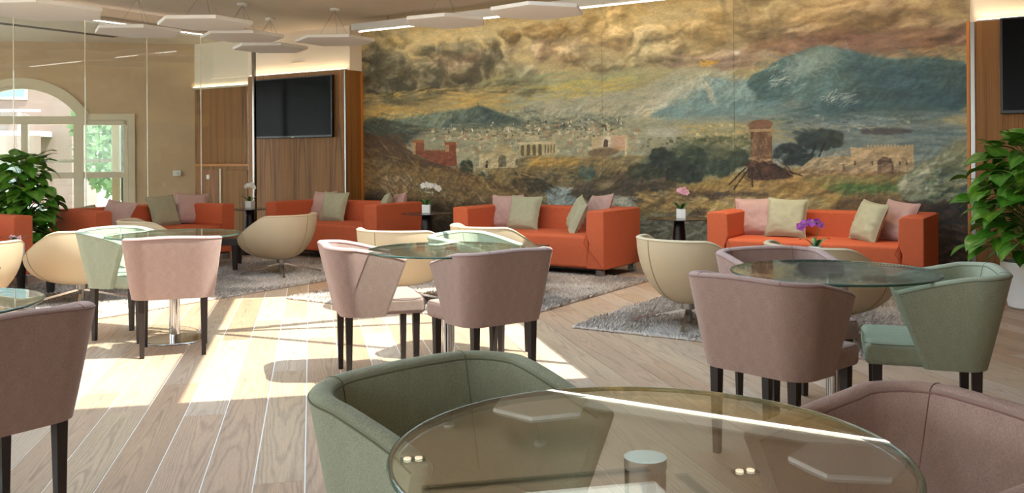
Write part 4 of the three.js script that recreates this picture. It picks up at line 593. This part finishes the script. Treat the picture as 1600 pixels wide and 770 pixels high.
// climbing plant with big heart-shaped leaves
const heartGeo = [1, 0.8, 1.15].map((wd, k) => grid(11, 9, (i, j) => {
  const t = i / 10, u = j / 8 * 2 - 1, w = wd * 0.5 * Math.pow(Math.sin(PI * Math.pow(Math.min(1, t * 0.93 + 0.07), 0.62)), 0.9), back = -0.14 * Math.pow(Math.abs(u), 1.6) * (1 - t);
  return [u * w, 0.16 * Math.sin(t * 2.6) * (0.7 + 0.3 * k) - 0.16 * t + 0.09 * Math.abs(u) * w * 2 * (1 - 0.5 * t) + 0.012 * Math.sin(u * 9 + t * 5), t + back, u * 0.5 + 0.5, t];
}));
const leafTex = dataTex(128, 128, (u, v) => {
  const x = Math.abs(u * 2 - 1), rib = Math.exp(-x * x * 900), vein = Math.pow(0.5 + 0.5 * Math.cos((v * 9 - x * 3.2) * 2 * PI), 18) * (1 - x) * 0.6, pale = smooth(0.45, 0.9, fbm(u * 5 + 3, v * 3 + x * 2, 3)), k = 1 + 0.25 * (fbm(u * 9, v * 9, 3) - 0.5);
  const s = clamp(rib * 0.7 + vein + pale * 0.5); return [lerp(84, 168, s) * k, lerp(140, 196, s) * k, lerp(48, 84, s) * k];
}, true);
const leafMats = ['#ffffff', '#d9e8c0', '#b5d6a4', '#f2f0b8'].map((c) => phy({ color: c, map: leafTex, roughness: 0.32, transmission: 0.12, thickness: 0, side: THREE.DoubleSide }));
function climber(label, x, z, potR, potH, top, n, reach, xMin) {
  const t = thing('potted_plant', label, 'plant', [x, 0, z]);
  part('pot', new THREE.LatheGeometry([[0, 0], [potR * 0.72, 0], [potR * 0.76, 0.02], [potR * 0.95, potH - 0.07], [potR, potH - 0.065], [potR, potH], [potR * 0.93, potH], [potR * 0.9, potH - 0.05], [0, potH - 0.05]].map((p) => new THREE.Vector2(...p)), 48), M.pot, t);
  part('soil', cyl(potR * 0.9, potR * 0.9, 0.02, 0, potH - 0.04, 0), M.soil, t); part('moss_pole', cyl(0.03, 0.035, top - potH - 0.2, 0, (top + potH) / 2 - 0.12, 0, 12), M.soil, t);
  const stalks = [];
  for (let i = 0; i < n; i++) {
    const h = lerp(potH + 0.02, top - 0.06, Math.pow(rnd(), 0.85)), k = (h - potH) / (top - potH), a = i * 2.399 + rr(-0.3, 0.3), r0 = rr(0.05, 0.12), r1 = reach * (0.5 + 0.5 * Math.sin(PI * (0.25 + 0.6 * k))) * rr(0.35, 1), L = rr(0.14, 0.23) * (1 - 0.15 * k), dir = new THREE.Vector3(Math.cos(a), 0, Math.sin(a));
    const p0 = dir.clone().multiplyScalar(r0 * 0.4).setY(h - 0.1), p1 = dir.clone().multiplyScalar(Math.max(r0, r1 - L * 0.45)).setY(h + rr(-0.02, 0.06));
    if (x + p1.x + Math.cos(a) * L < xMin) p1.x += xMin - (x + p1.x + Math.cos(a) * L);
    stalks.push(tube([p0, p0.clone().lerp(p1, 0.5).add(new THREE.Vector3(0, 0.05, 0)), p1], 0.004, 4, 6));
    const l = part('leaf', heartGeo[i % 3], leafMats[Math.floor(rnd() * 4)], t, [p1.x, p1.y, p1.z]); l.scale.setScalar(L); l.rotation.order = 'YXZ'; l.rotation.set(rr(0.05, 0.75) - (k > 0.85 ? 0.7 : 0), PI / 2 - a + rr(-0.5, 0.5), rr(-0.4, 0.4));
  }
  part('stalks', merge(stalks), M.stem, t);
}
// shaggy rug: backing with a pile of short strands
function rug(label, x0, x1, z0, z1) {
  const t = thing('rug', label, 'rug', [(x0 + x1) / 2, 0, (z0 + z1) / 2]), w = x1 - x0, d = z1 - z0;
  const tex = std({ color: '#c4b3a6', map: clothTex, roughness: 1 }); part('backing', rbox(w, 0.016, d, 0.006, 0, 0.0085, 0), tex, t);
  const g = new THREE.ConeGeometry(0.0075, 0.05, 4, 1).translate(0, 0.02, 0), n = 36000, im = new THREE.InstancedMesh(g, std({ color: '#ffffff', roughness: 1 }), n), o = new THREE.Object3D(), c = new THREE.Color();
  for (let i = 0; i < n; i++) {
    const x = rr(-w / 2, w / 2), z = rr(-d / 2, d / 2), f = fbm(x * 5 + x0, z * 5 + z0, 3), a = fbm(x * 2.2 + 9, z * 2.2, 2) * 9 + rr(-0.7, 0.7), s = rr(0.6, 1.25);
    o.position.set(x, 0.006, z); o.rotation.set(Math.sin(a) * 0.75, 0, Math.cos(a) * 0.75); o.scale.set(s * 1.5, s * 0.85, s * 1.5); o.updateMatrix(); im.setMatrixAt(i, o.matrix);
    const k = lerp(0.5, 1, rnd()) * lerp(0.72, 1.12, f); c.setRGB(0.66 * k, 0.565 * k, 0.49 * k); im.setColorAt(i, c);
  }
  im.name = 'pile'; im.userData.kind = 'stuff'; t.add(im);
}
// ---------- what stands in the room ----------
const rad = (d) => d * PI / 180;
// hexagonal panels
for (const [l, x, z, R, a, y] of [
  ['largest hexagonal white panel, at the left edge under the ceiling', -8.78, -5.07, 0.66, 0.5, 2.75], ['hexagonal white panel hanging low over the light line of the glass partition', -9.28, -6.54, 0.5, 0.55, 2.75],
  ['hexagonal white panel hanging above the dark track left of the chrome post', -8.13, -6.56, 0.52, 0.57, 2.75], ['hexagonal white panel just above the head of the chrome post', -8.65, -7.53, 0.5, 0.57, 2.75],
  ['lowest and farthest hexagonal panel, in front of the cream wall over the television', -9.25, -8.52, 0.5, 0.57, 2.75], ['hexagonal white panel at the upper left corner of the mural', -8.0, -8.44, 0.5, 0.57, 2.75],
  ['hexagonal white panel in front of the left half of the mural light', -5.91, -7.96, 0.47, 0.08, 2.75], ['hexagonal white panel in front of the mural light, right of its neighbour', -4.74, -7.94, 0.5, 0.9, 2.75],
  ['hexagonal white panel seen only as a reflection in the front glass table', -1.7, -7.8, 0.48, 0.4, 2.75]]) hexPanel(l, x, z, R, a, y);
// rugs
rug('shaggy grey-beige rug before the sofa along the glass partition', -9.0, -6.62, -8.0, -4.25); rug('shaggy grey-beige rug under the middle glass table, before the two central sofas', -6.1, -3.76, -8.5, -5.78); rug('shaggy grey-beige rug before the sofa on the right', -3.22, -0.8, -8.55, -5.85);
// sofas
makeSofa('orange sofa cut off by the left edge, its far arm beside the left plant', [-9.57, 0, -4.25], PI / 2); makeSofa('orange sofa along the glass partition, seen from its near arm', [-9.57, 0, -6.84], PI / 2);
makeSofa('orange sofa below the left television', [-8.16, 0, -8.74], 0); makeSofa('orange sofa in the middle below the mural city', [-5.15, 0, -8.77], 0); makeSofa('orange sofa below the mural tower and fort', [-2.24, 0, -9.14], 0).scale.x = 1.05;
for (const [l, k, p, t, lean, roll, g] of [
  ['sage cushion peeping over the near arm of the glass-side sofa', 'green', [-9.7, 0.43, -6.22], 1.2, 0.75, 0.25, 0], ['dusty pink cushion leaning over the near arm of the glass-side sofa', 'pink', [-9.5, 0.43, -6.3], 0.35, 0.45, -0.12, 1],
  ['sage cushion against the back of the glass-side sofa, beside the far arm', 'green', [-9.68, 0.43, -7.22], PI / 2, 0.28, 0.03, 2], ['dusty pink cushion in the far corner of the glass-side sofa', 'pink', [-9.66, 0.44, -7.56], 1.1, 0.25, -0.06, 0],
  ['pink cushion half hidden behind the sage one on the sofa below the television', 'pink', [-8.75, 0.43, -8.92], 0, 0.25, 0.03, 1], ['sage cushion on the left of the sofa below the television', 'green', [-8.42, 0.43, -8.78], 0.1, 0.25, -0.02, 2],
  ['sage cushion tilted behind the right arm of the sofa below the television', 'green', [-7.62, 0.43, -8.8], -0.9, 0.3, 0.12, 0], ['pink cushion barely showing over the right arm of the sofa below the television', 'pink', [-7.52, 0.43, -8.96], -0.6, 0.25, 0.1, 1],
  ['pink cushion against the left arm of the middle sofa', 'pink', [-5.78, 0.43, -8.9], 0.15, 0.25, 0.02, 0], ['sage cushion standing left on the middle sofa', 'green', [-5.46, 0.43, -8.76], 0.05, 0.25, -0.02, 1],
  ['sage cushion leaning at an angle on the right of the middle sofa', 'green', [-4.8, 0.43, -8.7], -0.85, 0.3, -0.25, 2], ['pink cushion showing its corner over the right arm of the middle sofa', 'pink', [-4.62, 0.46, -8.92], -0.5, 0.3, 0.1, 0],
  ['pink cushion against the left arm of the right-hand sofa', 'pink', [-2.92, 0.43, -9.24], 0.25, 0.25, 0.03, 1], ['sage cushion beside the purple orchid on the right-hand sofa', 'green', [-2.58, 0.44, -9.1], 0.05, 0.25, -0.03, 2],
  ['sage cushion leaning on the right of the right-hand sofa', 'green', [-1.85, 0.43, -9.08], -0.75, 0.28, -0.1, 0], ['pink cushion in the right corner of the right-hand sofa', 'pink', [-1.6, 0.43, -9.2], -0.6, 0.25, -0.08, 1]]) cushion(l, k, p, t, lean, roll, g);
// side tables, coffee tables and orchids
sideTable('black round side table between the chrome post and the television sofa', -9.44, -8.32); sideTable('black round side table between the television sofa and the middle sofa', -6.68, -8.58); sideTable('black round side table between the middle sofa and the right-hand sofa', -3.68, -9.06, 0.34);
orchid('white orchid in a white cube pot before the chrome post', -9.44, 0.6, -8.32, M.petalWhite, 6, 0.22, 0.09, 0.4); orchid('white orchid in a white cube pot against the mural hillside', -6.68, 0.6, -8.58, M.petalWhite, 8, 0.24, 0.16, 0.5); orchid('pale pink orchid in a white cube pot between the two right-hand sofas', -3.66, 0.6, -9.06, M.petalPink, 9, 0.2, 0.06, 0.4);
coffeeTable('dark square coffee table with a round glass top near the left edge', -8.47, -4.6, 0.58, 0.58, 0, 0.4); coffeeTable('dark coffee table with a round glass top before the glass-side sofa', -8.49, -6.88, 0.7, 0.7, PI / 4, 0.45);
coffeeTable('dark coffee table before the middle sofa, mostly hidden by the pink chairs', -5.1, -7.52, 1.1, 0.6, 0, 0.5); coffeeTable('dark coffee table carrying the purple orchid before the right-hand sofa', -2.15, -7.75, 1.1, 0.66, 0, 0.5);
orchid('purple orchid arching before the right-hand sofa', -1.95, 0.396, -7.78, M.petalPurple, 6, 0.2, 0.13, 2.6 + 0.55); orchid('pink orchid showing only a petal over the leftmost cream armchair', -8.38, 0.396, -4.62, M.petalPink, 4, 0.05, 0.05, 0.4);
// plants
climber('leafy green climbing plant in a white pot beside the right television', -0.42, -8.5, 0.22, 0.38, 1.4, 230, 0.56, -9); climber('leafy green climbing plant behind the left-edge sofa before the arched window', -9.86, -5.52, 0.18, 0.36, 1.34, 190, 0.4, -10.22);
// cream armchairs
{
  const e = makeEgg('cream shell armchair cut by the left edge of the photo'); e.position.set(-7.34, 0.0, -3.64); e.rotation.y = rad(-115);
  for (const [l, x, z, a] of [['cream shell armchair behind the left mint chair, pointing left', -7.4, -4.64, -80], ['cream shell armchair mostly hidden behind the left pink and mint chairs', -7.81, -5.69, -205], ['cream shell armchair alone before the television sofa, in profile to the left', -7.34, -6.9, -85],
    ['cream shell armchair seen from behind through the middle glass table', -4.9, -5.97, -180], ['cream shell armchair hidden behind the middle mint chair', -4.45, -6.66, -200], ['cream shell armchair on the right rug, left of the pink chairs', -2.49, -6.3, -210], ['cream shell armchair behind the right glass table', -1.52, -6.25, -214]]) copy(e, l, [x, 0.026, z], rad(a));
}
// glass tables
makeTable('round glass table in the front with the ceiling mirrored in it', -0.663, -1.469); makeTable('round glass table of the right group with a mint chair pushed under it', -0.972, -4.19); makeTable('round glass table of the middle group before the cream armchair', -3.085, -4.155); makeTable('round glass table behind the bright pink chair on the left', -5.4, -4.08); makeTable('round glass table at the left edge beyond the front pink chair', -3.6, -1.58);
// tub chairs
{
  const p = makeTub('tub_chair', 'pink tub chair of the left group, its sunlit back to the camera', M.pink, M.seamPink, 'tub chairs round the glass tables'); p.position.set(-5.066, 0, -3.823); p.rotation.y = -2.255;
  for (const [l, x, z, a] of [['pink tub chair in profile left of the middle glass table', -3.551, -4.032, -3.831], ['pink tub chair right of the middle glass table, its back to the camera', -2.79, -4.121, -1.955], ['pink tub chair nearest in the right group, its broad back to the camera', -1.121, -3.805, -3.432],
    ['pink tub chair behind the right glass table, facing the camera', -1.292, -4.589, -5.495], ['pink tub chair in the front right corner beside the front table', -0.299, -1.774, -0.707], ['pink tub chair cut by the left edge in the front', -3.14, -1.605, -1.6]]) copy(p, l, [x, 0, z], a);
  const m = makeTub('tub_chair', 'mint tub chair of the left group beside the bright pink chair', M.mint, M.seamMint, 'tub chairs round the glass tables'); m.position.set(-5.766, 0, -3.996); m.rotation.y = -4.45;
  for (const [l, x, z, a] of [['mint tub chair behind the middle glass table', -3.28, -4.79, -4.6], ['mint tub chair at the right of the right glass table', -0.594, -4.309, -1.336], ['green tub chair in the front, left of the front table', -1.118, -1.605, -4.971], ['mint tub chair sliver at the left edge beyond the front pink chair', -4.4, -1.98, 0.9]]) copy(m, l, [x, 0, z], a);
}
scene.traverse((o) => { if (o.isMesh) { o.castShadow = true; o.receiveShadow = true; } });
renderer.render(scene, camera);
